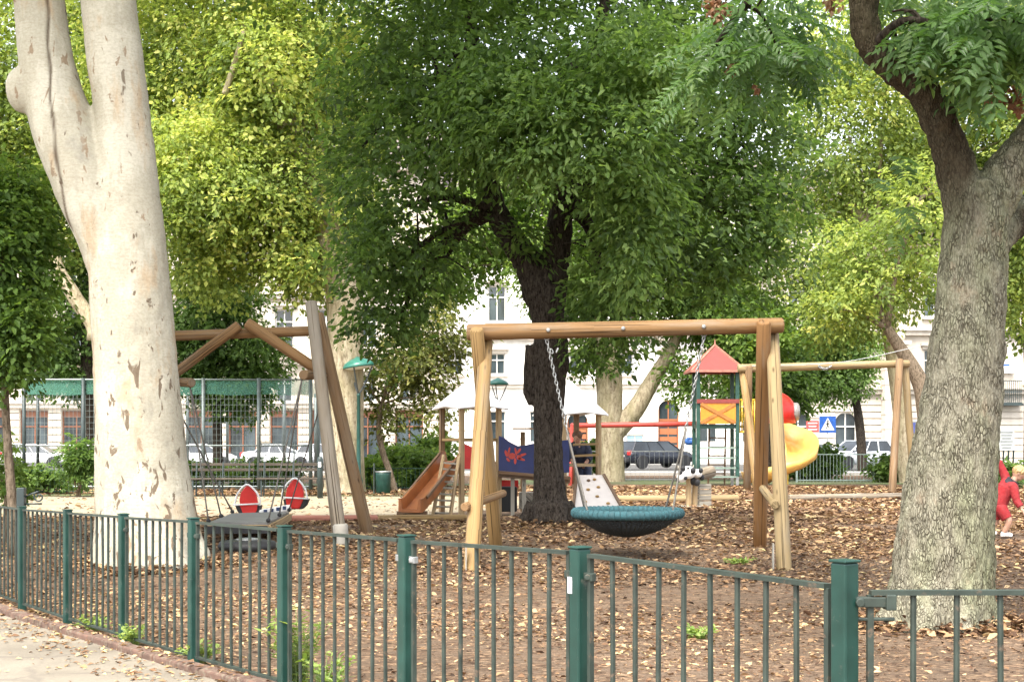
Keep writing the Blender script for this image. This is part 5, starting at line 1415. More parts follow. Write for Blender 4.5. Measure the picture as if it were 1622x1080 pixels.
park_lamp('green park lamp on a tall slim pole beside the crossed log legs', 568, 36.5, 572, -8)
park_lamp('green park lamp showing its shade above the white playhouse roof', 789, 54, 603)
g = P(607, 775, 36.2); g.z = gzf(g.x, g.y)
bn = thing('litter_bin', 'dark green litter bin beside the thin leaning stem', 'bin', g)
mb = MB(); mb.lathe(g, [(.16, .02), (.19, .05), (.2, .5), (.205, .58), (.17, .58), (.16, .1), (0.001, .1)], 22); mb.build('drum', green_post, bn, smooth=True)
mb = MB(); mb.ring(g + V(0, 0, .58), .2, .018, seg=24, tseg=6); mb.build('rim', steel, bn, smooth=True)
mb = MB(); mb.tube([g + V(-.24, .02, -.05), g + V(-.24, .02, .8)], .025, 8); mb.build('post', green_bar, bn)
bench_wood = wood('bench_wood', (.085, .07, .055), (.045, .036, .028), .8)
def bench(label, px, yy, Lpx, back=True):
    L = Lpx * yy / F; c = V(PX(px, yy), yy, 0); c.z = gzf(c.x, yy)
    t = thing('park_bench', label, 'bench', c, 'park benches along the sand path')
    mb = MB()
    for dy in (-.15, 0, .15): mb.box(c + V(0, dy, .44), (L, .1, .04))
    mb.build('seat', bench_wood, t, bevel=.008)
    mb = MB()
    for dz in (.66, .79): mb.box(c + V(0, .24 + dz * .05, dz), (L, .03, .07))
    mb.build('backrest', bench_wood, t, bevel=.008)
    for s_ in (-1, 0, 1):
        mb = MB(); x_ = c.x + s_ * L * .42
        mb.tube([V(x_, yy - .18, c.z), V(x_, yy - .16, c.z + .42), V(x_, yy + .2, c.z + .42), V(x_, yy + .29, c.z + .86)], .022, 8); mb.tube([V(x_, yy + .2, c.z), V(x_, yy + .2, c.z + .42)], .022, 8); mb.build('leg', iron, t)
bench('grey slatted park bench right behind the pale trunk', 350, 34.6, 100)
bench('grey slatted park bench behind the red see-saw seats', 462, 34.8, 110)
# thin dark pillar on the path
g = V(PX(507, 33.4), 33.4, 0); g.z = gzf(g.x, g.y)
bo = thing('bollard', 'short dark bollard with a white notice at the edge of the sand path', 'bollard', g)
mb = MB(); mb.lathe(g, [(.07, -.05), (.07, .95), (.05, 1.0), (0.001, 1.02)], 14); mb.build('shaft', iron, bo, smooth=True)
mb = MB(); mb.box(g + V(0, -.075, .82), (.07, .01, .12)); mb.build('notice', white_pt, bo)
# ball cage
cg = thing('ball_cage', 'tall steel ball cage with a green net band behind the left swing', 'sports cage', P(270, 780, 39))
cage_post = paint('cage_post', (.17, .20, .195), .45, .2, metal=.4)
cz0 = gzf(0, 39); czt = EYE - (601 - HY) * 39 / F
for px_, yy in ((38, 39), (132, 39), (230, 39), (322, 39), (410, 39), (492, 39), (60, 52), (297, 52), (360, 52), (450, 52), (500, 52), (504, 45), (38, 45)):
    mb = MB(); zt = czt + (.04 if yy < 50 else .0)
    mb.tube([V(PX(px_, yy), yy, gzf(0, yy) - .1), V(PX(px_, yy), yy, zt)], .055 if yy < 50 else .06, 10); mb.build('post', cage_post if px_ > 200 else iron, cg, smooth=True)
netm = bpy.data.materials.new('green_net'); netm.use_nodes = True; nt_ = netm.node_tree; b_ = nt_.nodes['Principled BSDF']
b_.inputs['Base Color'].default_value = (.07, .21, .155, 1); b_.inputs['Roughness'].default_value = .8
tr = nt_.nodes.new('ShaderNodeBsdfTransparent'); ms = nt_.nodes.new('ShaderNodeMixShader'); 
nn = noise_n(nt_, coords(nt_, 'Object', (3, 3, 3)), 1.5, 4); rr_ = ramp(nt_, nn, [(.3, (.3,) * 3), (.7, (.5,) * 3)])
nt_.links.new(rr_.outputs[0], ms.inputs[0]); nt_.links.new(b_.outputs[0], ms.inputs[1]); nt_.links.new(tr.outputs[0], ms.inputs[2]); nt_.links.new(ms.outputs[0], nt_.nodes['Material Output'].inputs[0])
mb = MB(); band = EYE - (625 - HY) * 39 / F
xa, xb = PX(38, 39), PX(492, 39)
for i in range(40):
    u0, u1 = xa + (xb - xa) * i / 40, xa + (xb - xa) * (i + 1) / 40
    s0, s1 = .018 * math.sin(i * .8), .018 * math.sin((i + 1) * .8)
    mb.quad((u0, 39.05 + s0 * .3, band + s0), (u1, 39.05 + s1 * .3, band + s1), (u1, 39.05, czt), (u0, 39.05, czt))
for yy0, yy1, xx in ((39, 52, xa), (39, 45, PX(500, 42))):
    mb.quad((xx, yy0, band), (xx, yy1, band), (xx, yy1, czt), (xx, yy0, czt))
mb.build('net_band', netm, cg, smooth=True)
mb = MB(); n = 70
for i in range(n + 1):
    xx = xa + (xb - xa) * i / n; mb.beam((xx, 39, cz0), (xx, 39, band), .008, .008)
for j in range(16):
    z = cz0 + .05 + j * (band - cz0) / 16; mb.beam((xa, 39.004, z), (xb, 39.004, z), .008, .008)
for z in (cz0 + .1, cz0 + 1.25, czt): mb.tube([(xa, 39, z), (xb, 39, z)], .024, 6)
mb.build('wire_mesh', cage_post, cg)
mb = MB(); q = PX(432, 39.1)
for z in (cz0 + 1.3,): mb.beam((q - .4, 39.1, z), (q + .6, 39.1, z), .04, .04)
for xx in (q - .4, q + .6): mb.beam((xx, 39.1, cz0), (xx, 39.1, cz0 + 1.3), .04, .04)
mb.build('door_frame', cage_post, cg)

def low_railing(name, label, pts, h, mat, sp=.12, r=.01, topr=.018):
    g0 = Vector(pts[0]); t = thing(name, label, 'fence', (g0.x, g0.y, gzf(g0.x, g0.y)), 'low railings at the back')
    mb = MB(); mp = MB()
    for a, b in zip(pts[:-1], pts[1:]):
        a, b = Vector((*a, 0)), Vector((*b, 0)); L = (b - a).length; n = int(L / sp)
        for i in range(n + 1):
            q = a.lerp(b, i / n); q.z = gzf(q.x, q.y); mb.beam(q, q + V(0, 0, h), r, r)
        for zz in (.08, h):
            p0, p1 = a.copy(), b.copy(); p0.z = gzf(a.x, a.y) + zz; p1.z = gzf(b.x, b.y) + zz; mb.beam(p0, p1, topr, topr)
        m = max(1, int(L / 2.0))
        for i in range(m + 1):
            q = a.lerp(b, i / m); q.z = gzf(q.x, q.y); mp2 = MB(); mp2.box(q + V(0, 0, h / 2), (.06, .06, h + .08)); mp2.build('post', mat, t)
    mb.build('bars', mat, t)
low_railing('low_railing', 'low dark green bar railing along the hedge at the back left', [(PX(20, 36), 36), (PX(235, 36), 36)], .62, green_post)
low_railing('low_railing', 'low green bar railing behind the litter bin and bushes', [(PX(540, 38.6), 38.6), (PX(720, 38.6), 38.6)], .62, green_post)
low_railing('wire_fence', 'grey wire fence in front of the dark parked car', [(PX(930, 48), 48), (PX(1105, 48), 48)], 1.05, paint('grey_wire', (.20, .21, .205), .5), .16, .008, .03)
low_railing('wire_fence', 'grey-green wire fence right of the yellow slide', [(PX(1262, 47), 47), (PX(1384, 47), 47)], .95, paint('grey_green_wire', (.22, .28, .26), .5), .11, .011, .03)
# ------------------------------------------------------------------ town houses across the street
def stucco(name, col, var=.08):
    m, nt, b = newmat(name); v = coords(nt)
    n = noise_n(nt, v, .35, 6, .6); g = noise_n(nt, coords(nt, 'Object', (1.5, 1.5, .15)), 1.2, 4)
    r = ramp(nt, n, [(.3, tuple(c * (1 - var) for c in col)), (.7, tuple(min(1, c * (1 + var)) for c in col))])
    st = ramp(nt, g, [(.35, (.88, .87, .85)), (.6, (1, 1, 1))])
    nt.links.new(mixc(nt, 1.0, r.outputs[0], st.outputs[0], 'MULTIPLY'), b.inputs['Base Color'])
    b.inputs['Roughness'].default_value = .9; b.inputs['Specular IOR Level'].default_value = .15
    bump(nt, b, noise_n(nt, v, 12, 5), .2, .02); MATS[name] = m; return m
cream = stucco('cream_stucco', (.52, .47, .39)); whiteb = stucco('white_stucco', (.76, .74, .70), .05); stone = stucco('pale_stone', (.55, .50, .43), .1)
win_frame = paint('window_frame_white', (.62, .60, .56), .5, .1); win_brown = paint('wood_brown_frame', (.20, .075, .035), .5, .25)
door_orange = wood('orange_door', (.36, .135, .06), (.24, .08, .035), .5, 20, 1.2, False)
pane_m = glass('window_glass'); roof_m = paint('grey_roof', (.16, .13, .12), .7, .2, 2)
shut_m = paint('pale_blue_shutter', (.38, .58, .70), .5, .12)

def building(name, label, px0, px1, yb, wall_m, holes, ztop, bands, cornices, rust_m=None, depth=12):
    """holes = [(px centre, width m, z0, z1, kind)]"""
    s = yb / F; x0, x1 = PX(px0, yb), PX(px1, yb); zb = -.75
    t = thing(name, label, 'building', ((x0 + x1) / 2, yb, zb), 'town houses across the street')
    H = []
    for pc, wd, z0, z1, kind in holes:
        c = PX(pc, yb)
        if c - wd / 2 > x0 + .3 and c + wd / 2 < x1 - .3: H.append((c - wd / 2, c + wd / 2, z0, z1, kind))
    X = sorted(set([x0, x1] + [h[0] for h in H] + [h[1] for h in H])); Z = sorted(set([zb, ztop] + [h[2] for h in H] + [h[3] for h in H]))
    mb = MB()
    for i in range(len(X) - 1):
        for j in range(len(Z) - 1):
            cx_, cz_ = (X[i] + X[i + 1]) / 2, (Z[j] + Z[j + 1]) / 2
            if any(h[0] < cx_ < h[1] and h[2] < cz_ < h[3] for h in H): continue
            mb.quad((X[i], yb, Z[j]), (X[i + 1], yb, Z[j]), (X[i + 1], yb, Z[j + 1]), (X[i], yb, Z[j + 1]))
    dp = .35
    for h in H:
        a, b, c, d = h[:4]
        mb.quad((a, yb, c), (a, yb, d), (a, yb + dp, d), (a, yb + dp, c)); mb.quad((b, yb, d), (b, yb, c), (b, yb + dp, c), (b, yb + dp, d))
        mb.quad((a, yb, d), (b, yb, d), (b, yb + dp, d), (a, yb + dp, d)); mb.quad((b, yb, c), (a, yb, c), (a, yb + dp, c), (b, yb + dp, c))
        if h[4] in ('arch', 'archdoor'):      # spandrels that close the corners above a round arch
            r_ = (b - a) / 2; m_ = (a + b) / 2; zc = d - r_
            for sg in (-1, 1):
                arc = [(m_ + sg * r_ * math.cos(k / 8 * PI / 2), yb + .004, zc + r_ * math.sin(k / 8 * PI / 2)) for k in range(9)]
                poly = arc + [(m_ + sg * r_, yb + .004, d)]
                mb.prism(poly if sg < 0 else poly[::-1], (0, dp - .02, 0))
    for a, b, za, zb_ in ((x0, x0, 0, 0), (x1, x1, 0, 0)):
        mb.quad((a, yb, zb), (a, yb, ztop), (a, yb + depth, ztop), (a, yb + depth, zb))
    mb.quad((x0, yb + depth, zb), (x1, yb + depth, zb), (x1, yb + depth, ztop), (x0, yb + depth, ztop))
    mb.build('wall', wall_m, t)
    mb = MB(); mb.prism([(x0 - .2, yb - .4, ztop + .3), (x0 - .2, yb + depth, ztop + .3), (x0 - .2, yb + depth / 2, ztop + 3.6)], (x1 - x0 + .4, 0, 0)); mb.build('roof', roof_m, t)
    mb = MB()
    for z, h_, p_ in cornices:
        mb.box(((x0 + x1) / 2, yb - p_ / 2 - .002, z), (x1 - x0, p_, h_)); mb.box(((x0 + x1) / 2, yb - p_ * .75 - .002, z + h_ * .5 + .04), (x1 - x0, p_ * 1.5, .08))
    mb.build('cornice', stone, t)
    # rusticated courses between the ground floor openings
    mb = MB(); z0, z1, step = bands
    z = z0
    while z < z1:
        cuts = sorted([(h[0] - .05, h[1] + .05) for h in H if h[2] < z + step * .4 and h[3] > z - step * .4]); p = x0
        for a, b in cuts + [(x1, x1)]:
            if a - p > .1: mb.box(((p + a) / 2, yb - .052, z), (a - p, .10, step * .80), None)
            p = b
        z += step
    mb.build('rustication', rust_m or stone, t)
    for a, b, c, d, kind in H:
        fm = win_brown if kind in ('shop', 'brown') else door_orange if 'door' in kind else win_frame
        mb = MB(); y_ = yb + .24; fw = .09; m_ = (a + b) / 2
        for q in ((a + fw / 2, (c + d) / 2, fw, d - c), (b - fw / 2, (c + d) / 2, fw, d - c), (m_, d - fw / 2, b - a - 2 * fw, fw), (m_, c + fw / 2, b - a - 2 * fw, fw)): mb.box((q[0], y_, q[1]), (q[2], .1, q[3]))
        mb.box((m_, y_, (c + d) / 2), (fw * .9, .08, d - c - 2 * fw)); tz = c + (d - c) * .68; mb.box((m_, y_ - .012, tz), (b - a - 2 * fw, .07, fw))
        if 'door' in kind:
            for k in range(5): mb.box(((a + b) / 2, y_ + .02, c + .35 + k * (tz - c) / 5), (b - a - .25, .06, (tz - c) / 5 * .72))
        fo = mb.build('door' if 'door' in kind else 'window', fm, t)
        if kind == 'shop':
            mb = MB(); mb.box((m_, y_ + .005, d - .32), (b - a - .2, .05, .4)); mb.build('fascia', win_brown, fo)
        mb = MB(); mb.box((m_, y_ + .06, (c + d) / 2), (b - a - .02, .02, d - c - .02))
        mb.build('pane', shut_m if kind == 'shutter' else pane_m, fo)
        if kind in ('win', 'arch') and c > 2:
            mb = MB(); mb.box((m_, yb - .12, c - .09), (b - a + .4, .24, .14)); mb.build('sill', stone, fo)
            mb = MB(); mb.box((m_, yb - .16, d + .312), (b - a + .5, .32, .16)); mb.box((m_, yb - .07, d + .122), (b - a + .3, .14, .22)); mb.build('lintel', stone, fo)
    return t
hA = []
for k in range(-8, 18):
    pc = 450 + (k - 10) * 66
    hA.append((pc, 2.0, -.55, 3.15, 'shop'))
    hA += [(pc, 1.15, 3.75, 5.7, 'win')]
    if k > -4: hA += [(pc, 1.35, 7.6, 10.4, 'win'), (pc, 1.3, 12.3, 14.7, 'win')]
building('town_house', 'long cream town house with dark ground floor openings behind the ball cage', -420, 700, 100, cream, hA, 21, (-.45, 3.3, .52), [(3.45, .3, .3), (6.6, .4, .4), (11.3, .3, .3), (20.6, .6, .7)])
hB = []
for pc in (720, 787, 853, 990, 1122, 1190):
    hB += [(pc, 1.2, 5.75, 7.3, 'win'), (pc, 1.3, 9.6, 12.2, 'win'), (pc, 1.2, 14, 16, 'win')]
    if pc in (787, 853, 1122, 1190): hB.append((pc, 1.3, .8, 3.1, 'win'))
hB += [(1059, 1.5, -.55, 3.9, 'archdoor'), (1006, 1.3, -.2, 1.4, 'shutter'), (1002, 1.2, 2.0, 3.4, 'arch'), (915, 1.5, -.55, 3.0, 'archdoor'), (1059, 1.2, 5.75, 7.3, 'win'), (915, 1.2, 5.75, 7.3, 'win')]
building('town_house', 'bright white town house with arched orange doors behind the white-roofed playhouse', 700, 1232, 101, whiteb, hB, 19, (-.45, 2.4, .6), [(4.9, .25, .25), (8.4, .3, .35), (18.6, .6, .7)], whiteb)
hC = []
for pc in (1265, 1340, 1480, 1560, 1640, 1720, 1800):
    kind = 'arch' if pc < 1400 else 'win'
    hC += [(pc, 1.5 if pc < 1400 else 1.6, -.1, 2.9, kind if pc < 1400 else 'brown'), (pc, 1.4, 4.9, 7.2, 'win'), (pc, 1.4, 9.4, 12, 'win')]
tc = building('town_house', 'cream stone town house with banded walls and an iron balcony at the right', 1232, 1900, 95, stone, hC, 17, (-.45, 4.0, .45), [(4.3, .3, .35), (8.3, .3, .35), (16.6, .6, .7)], stone)
par = tc
yq = 94.3
mb = MB()
for i in range(16): mb.box((PX(1417, yq), yq, -.5 + i * .5), (1.5 + (.06 if i % 2 else 0), 1.0 + (.06 if i % 2 else 0), .49))
mb.box((PX(1417, yq), yq, 7.6), (1.9, 1.4, .25)); mb.build('corner_pier', stone, tc)
mb = MB(); mb.sphere((PX(1405, yq), yq, 8.2), (.5, .5, .6), 14, 10); mb.sphere((PX(1420, yq), yq, 8.0), (.6, .5, .4), 14, 10); mb.lathe((PX(1405, yq), yq, 8.6), [(.3, 0), (.2, .4), (.001, .6)], 12); mb.build('stone_ornament', stone, tc, smooth=True)
mb = MB(); bx = PX(1594, 94.4); zb0 = EYE - (638 - HY) * 94.4 / F
for i in range(15): mb.tube([(bx - .9 + i * .128, 94.1, zb0), (bx - .9 + i * .128, 94.1, zb0 + 1.5)], .025, 6)
for z in (zb0, zb0 + .75, zb0 + 1.5): mb.box((bx, 94.1, z), (1.9, .06, .06))
mb.box((bx, 94.5, zb0 - .1), (2.1, .9, .16)); mb.build('balcony', iron, tc)
# shop sign over the balcony: white board with a blue mark
sg = thing('shop_sign', 'white shop board with a small blue mark on the wall at the right edge', 'sign', P(1590, 580, 94.6))
mb = MB(); mb.box(P(1590, 580, 94.75), (1.35, .10, .95)); mb.build('board', white_pt, sg, bevel=.02)
mb = MB(); mb.box(P(1592, 578, 94.69), (.62, .03, .12)); mb.box(P(1586, 583, 94.69), (.3, .03, .1)); mb.build('mark', paint('sign_blue', (.02, .10, .42), .4), sg)

# ------------------------------------------------------------------ street signs
sign_blue = paint('sign_blue', (.02, .10, .42), .4)
def sign_post(g, z): mb = MB(); mb.tube([g + V(0, .04, -.1), V(g.x, g.y + .04, z)], .035, 8); return mb
yS = 60.5; g = V(PX(1311, yS), yS, gzf(0, yS)); c = P(1311, 672, yS); hs_ = .36
cs_ = thing('crossing_sign', 'square blue pedestrian crossing sign with a white triangle', 'road sign', g)
sign_post(g, c.z + hs_).build('pole', steel, cs_, smooth=True)
mb = MB(); mb.box(c, (2 * hs_, .03, 2 * hs_)); mb.build('plate', sign_blue, cs_, bevel=.01)
mb = MB(); yy = c.y - .019; mb.prism([(c.x - .29, yy, c.z - .25), (c.x + .29, yy, c.z - .25), (c.x, yy, c.z + .29)], (0, -.004, 0)); tri = mb.build('white_triangle', white_pt, cs_)
mb = MB(); yy = c.y - .0265
def bar(a, b, w_): mb.beam((c.x + a[0] * .78, yy, c.z + a[1] * .78), (c.x + b[0] * .78, yy, c.z + b[1] * .78), w_ * .8, .005, (0, 1, 0))
mb.lathe((c.x, yy, c.z + .135), [(.042, -.002), (.042, .003)], 12, Matrix.Rotation(R(90), 3, 'X'))
bar((0, .11), (-.01, -.06), .07); bar((0, -.05), (-.09, -.24), .04); bar((0, -.05), (.09, -.22), .04); bar((0, .08), (-.10, -.02), .03); bar((0, .08), (.09, .0), .03)
mb.build('walking_figure', paint('sign_black', (.02, .02, .025), .5), cs_)
g = V(PX(1287, yS + 1), yS + 1, gzf(0, yS)); c = P(1287, 675, yS + 1)
ns_ = thing('road_sign', 'red and white square notice left of the blue crossing sign', 'road sign', g)
sign_post(g, c.z + .3).build('pole', steel, ns_, smooth=True)
mb = MB(); mb.box(c, (.56, .03, .5)); mb.build('plate', paint('sign_red', (.55, .10, .10), .5, .1), ns_, bevel=.01)
mb = MB()
for dz, wd in ((.14, .42), (.0, .34), (-.14, .4)): mb.box(c + V(0, -.018, dz), (wd, .006, .05))
mb.build('text_lines', white_pt, ns_)
g = V(PX(1449, 58), 58, gzf(0, 58)); c = P(1449, 690, 58)
pb = thing('poster_board', 'tall blue poster board beside the far swing legs', 'sign', g)
mb = MB(); mb.box(c, (.52, .07, 1.2)); mb.build('board', steel, pb, bevel=.01)
mb = MB(); mb.box(c + V(0, -.038, 0), (.44, .008, 1.1)); mb.build('poster', paint('violet_blue_poster', (.10, .13, .42), .4, .35, 2), pb)
mb = MB(); mb.box(c + V(0, 0, -.95), (.1, .06, 1.0)); mb.build('stand', steel, pb)
g = V(PX(1594, 50), 50, gzf(0, 50)); c = P(1594, 697, 50)
st_ = thing('notice_stand', 'white notice stand on dark legs behind the child at the right edge', 'sign', g)
mb = MB(); mb.box(c, (.56, .05, .75)); mb.build('board', white_pt, st_, bevel=.01)
mb = MB()
for k in range(6): mb.box(c + V(0, -.028, .28 - k * .11), (.44 - .06 * (k % 3), .006, .035))
mb.build('text_lines', paint('grey_print', (.25, .26, .28), .6), st_)
mb = MB()
for dx in (-.26, -.1, .08, .26): mb.beam(c + V(dx, 0, -.36), V(c.x + dx, 50 + .1, gzf(0, 50)), .05, .05)
mb.build('leg', iron, st_)

# ------------------------------------------------------------------ parked cars
tyre_m = paint('tyre_rubber', (.015, .015, .016), .85, .2); rim_m = paint('alloy_rim', (.35, .36, .37), .3, .1, metal=.8); car_glass = glass('car_glass', (.018, .022, .026), .05)
tail_m = paint('tail_lamp_red', (.45, .015, .015), .25, .15); head_m = paint('head_lamp_clear', (.6, .62, .62), .15, .1); trim_m = paint('car_trim_black', (.02, .02, .022), .5)
def car(label, loc, yaw, col, style='hatch', L=4.2, H=1.45, W=1.74):
    t = thing('parked_car', label, 'car', (0, 0, 0), 'cars parked along the street')
    cp = paint('car_paint_' + style + str(col), col, .22, .06, 2, spec=.6, bmp=0)
    # lofted body: stations along x (front is +x)
    h = L / 2
    st = [(-h, .42, .74, .70), (-h + .08, .30, .88, .80), (-h + .5, .22, .96, .86), (-.6, .2, .95, .87), (.4, .2, .93, .87), (h - .95, .22, .90, .86), (h - .35, .26, .80, .82), (h - .06, .32, .66, .72), (h, .38, .56, .64)]
    mb = MB(); rows = []
    for x, zb, zt, wf in st:
        w_ = W / 2 * wf / .87
        pr = [(-w_ * .88, zb), (-w_ * .985, zb + .14), (-w_, (zb + zt) / 2), (-w_ * .955, zt - .07), (-w_ * .86, zt), (0, zt + .025), (w_ * .86, zt), (w_ * .955, zt - .07), (w_, (zb + zt) / 2), (w_ * .985, zb + .14), (w_ * .88, zb)]
        rows.append(len(mb.v)); mb.v += [V(x, y, z) for y, z in pr]
    k = 11
    for i in range(len(st) - 1):
        for j in range(k - 1): mb.face((rows[i] + j, rows[i + 1] + j, rows[i + 1] + j + 1, rows[i] + j + 1))
        mb.face((rows[i] + k - 1, rows[i + 1] + k - 1, rows[i + 1], rows[i]))
    mb.face([rows[0] + j for j in range(k)]); mb.face([rows[-1] + j for j in range(k)][::-1])
    body = mb.build('body', cp, t, smooth=True)
    # greenhouse (glass) with roof and pillars
    rear = -h + (.12 if style in ('hatch', 'wagon') else .75); rr_ = rear + (.32 if style != 'sedan' else .55)
    fr = h - 1.05; fr2 = fr - .75
    bz, tz = .90, H - .06; wb, wt = W / 2 * .93, W / 2 * .74
    def ringp(z, f): return [V(rear + (rr_ - rear) * f, -(wb + (wt - wb) * f), z), V(fr + (fr2 - fr) * f, -(wb + (wt - wb) * f), z), V(fr + (fr2 - fr) * f, wb + (wt - wb) * f, z), V(rear + (rr_ - rear) * f, wb + (wt - wb) * f, z)]
    a, b = ringp(bz, 0), ringp(tz, 1); mb = MB(); n = len(mb.v); mb.v += a + b
    for i in range(4): mb.face((i, (i + 1) % 4, 4 + (i + 1) % 4, 4 + i))
    mb.build('windows', car_glass, t)
    mb = MB(); q = ringp(tz, 1); mb.prism([p + V(0, 0, -.01) for p in q], (0, 0, .045))
    for i in range(4): mb.beam(a[i] + V(0, 0, -.01), b[i], .085, .05)
    for fx in (.36, .66):
        for s_ in (0, 1):
            p0 = a[0].lerp(a[1], fx) if not s_ else a[3].lerp(a[2], fx); p1 = b[0].lerp(b[1], fx) if not s_ else b[3].lerp(b[2], fx); mb.beam(p0, p1, .07, .03)
    mb.build('roof', cp, t, bevel=.02)
    for x in (-h + .78, h - .82):
        for s_ in (-1, 1):
            mb = MB(); M = Matrix.Rotation(R(90), 3, 'X'); c = V(x, s_ * (W / 2 - .10), .31)
            mb.lathe(c, [(.19, -.105), (.29, -.105), (.315, -.07), (.315, .07), (.29, .105), (.19, .105)], 24, M); wh = mb.build('wheel', tyre_m, t, smooth=True)
            mb = MB(); mb.lathe(c, [(.19, -.10), (.15, -.085), (.05, -.108), (.05, .108), (.15, .085), (.19, .10)], 18, M); mb.build('rim', rim_m, wh, smooth=True)
            mb = MB(); mb.lathe(c + V(0, s_ * .02, 0), [(.35, -.09), (.37, -.09), (.37, .088), (.35, .088)], 24, M); mb.build('wheel_arch', trim_m, t, smooth=True)
    for s_ in (-1, 1):
        mb = MB(); mb.box((-h + .05, s_ * W * .36, .80), (.14, .26, .26)); mb.build('tail_lamp', tail_m, t, bevel=.03)
        mb = MB(); mb.box((h - .14, s_ * W * .33, .62), (.22, .34, .14)); mb.build('head_lamp', head_m, t, bevel=.03)
        mb = MB(); mb.sphere((fr - .12, s_ * (W / 2 + .05), .98), (.06, .1, .07), 10, 6); mb.build('mirror', cp, t, smooth=True)
    mb = MB(); mb.box((-h + .01, 0, .44), (.10, W * .78, .2)); mb.box((h - .02, 0, .42), (.10, W * .72, .18))
    mb.build('bumper', trim_m if style == 'wagon' else cp, t, bevel=.03)
    mb = MB(); mb.box((-h - .015, 0, .64), (.03, .52, .12)); mb.build('number_plate', white_pt, t)
    for s_ in (-1, 1):
        mb = MB()
        for fx in (.3, .62): mb.box((rear + (fr - rear) * fx, s_ * (W / 2 - .004), .76), (.16, .03, .03))
        mb.build('door_handle', trim_m, t)
    t.location = loc; t.rotation_euler = (0, 0, R(yaw)); return t
def cz(y): return gzf(0, y) + .01
car('dark blue-black estate car parked beyond the grey wire fence', (PX(1037, 76), 76, cz(76) + .12), 32, (.012, .015, .024), 'wagon', 4.5, 1.46)
car('white car parked just right of the pale trunk', (PX(322, 82), 82, cz(82)), 15, (.72, .72, .72), 'hatch', 3.9, 1.45)
car('white car glimpsed behind the middle of the ball cage', (PX(440, 84), 84, cz(84)), 8, (.70, .71, .72), 'sedan', 4.4, 1.42)
car('pale silver car glimpsed beside the crossed log legs', (PX(520, 85), 85, cz(85)), 5, (.48, .49, .50), 'hatch', 4.0, 1.45)
car('pale silver car behind the grey-green wire fence by the leaning stem', (PX(1356, 74), 74, cz(74) + .1), 205, (.52, .55, .58), 'hatch', 4.0, 1.5)
car('dark green car half hidden by the hedge below the blue sign', (PX(1287, 78), 78, cz(78)), 180, (.03, .06, .05), 'sedan', 4.3, 1.4)
car('white car glimpsed at the far left behind the shrub', (PX(60, 84), 84, cz(84)), 0, (.62, .62, .62), 'hatch', 4.0, 1.45)
# ------------------------------------------------------------------ people
def skin_mat(name, col):
    m, nt, b = newmat(name); n = noise_n(nt, coords(nt), 14, 4)
    r = ramp(nt, n, [(.3, tuple(c * .88 for c in col)), (.7, tuple(min(1, c * 1.08) for c in col))]); nt.links.new(r.outputs[0], b.inputs['Base Color'])
    b.inputs['Roughness'].default_value = .5; b.inputs['Subsurface Weight'].default_value = .1; b.inputs['Subsurface Radius'].default_value = (.02, .008, .005); return m
skin_l = skin_mat('fair_skin', (.46, .265, .19))
hair_blond = paint('blond_hair', (.38, .25, .115), .6, .35, 40, bmp=.5); hair_brown = paint('brown_hair', (.14, .07, .035), .6, .35, 40, bmp=.5)
red_cloth = paint('red_cloth', (.25, .014, .018), .85, .18, 16, bmp=.3); navy_cloth = paint('navy_cloth', (.022, .026, .05), .85, .25, 14, bmp=.3)
dark_cloth = paint('dark_collar', (.025, .022, .03), .85, .2, 20, bmp=.3); shoe_w = paint('white_shoe', (.62, .61, .60), .6, .12); eye_m = paint('dark_eye', (.02, .015, .012), .2, .1)
denim = paint('dark_denim', (.03, .04, .08), .85, .25, 18, bmp=.3)
def chain_tube(mb, J, names, rad, seg=14):
    p, r = curve_pts([J[n] for n in names], [rad[n] for n in names], 5); mb.tube(p, r, seg, round_end=True)
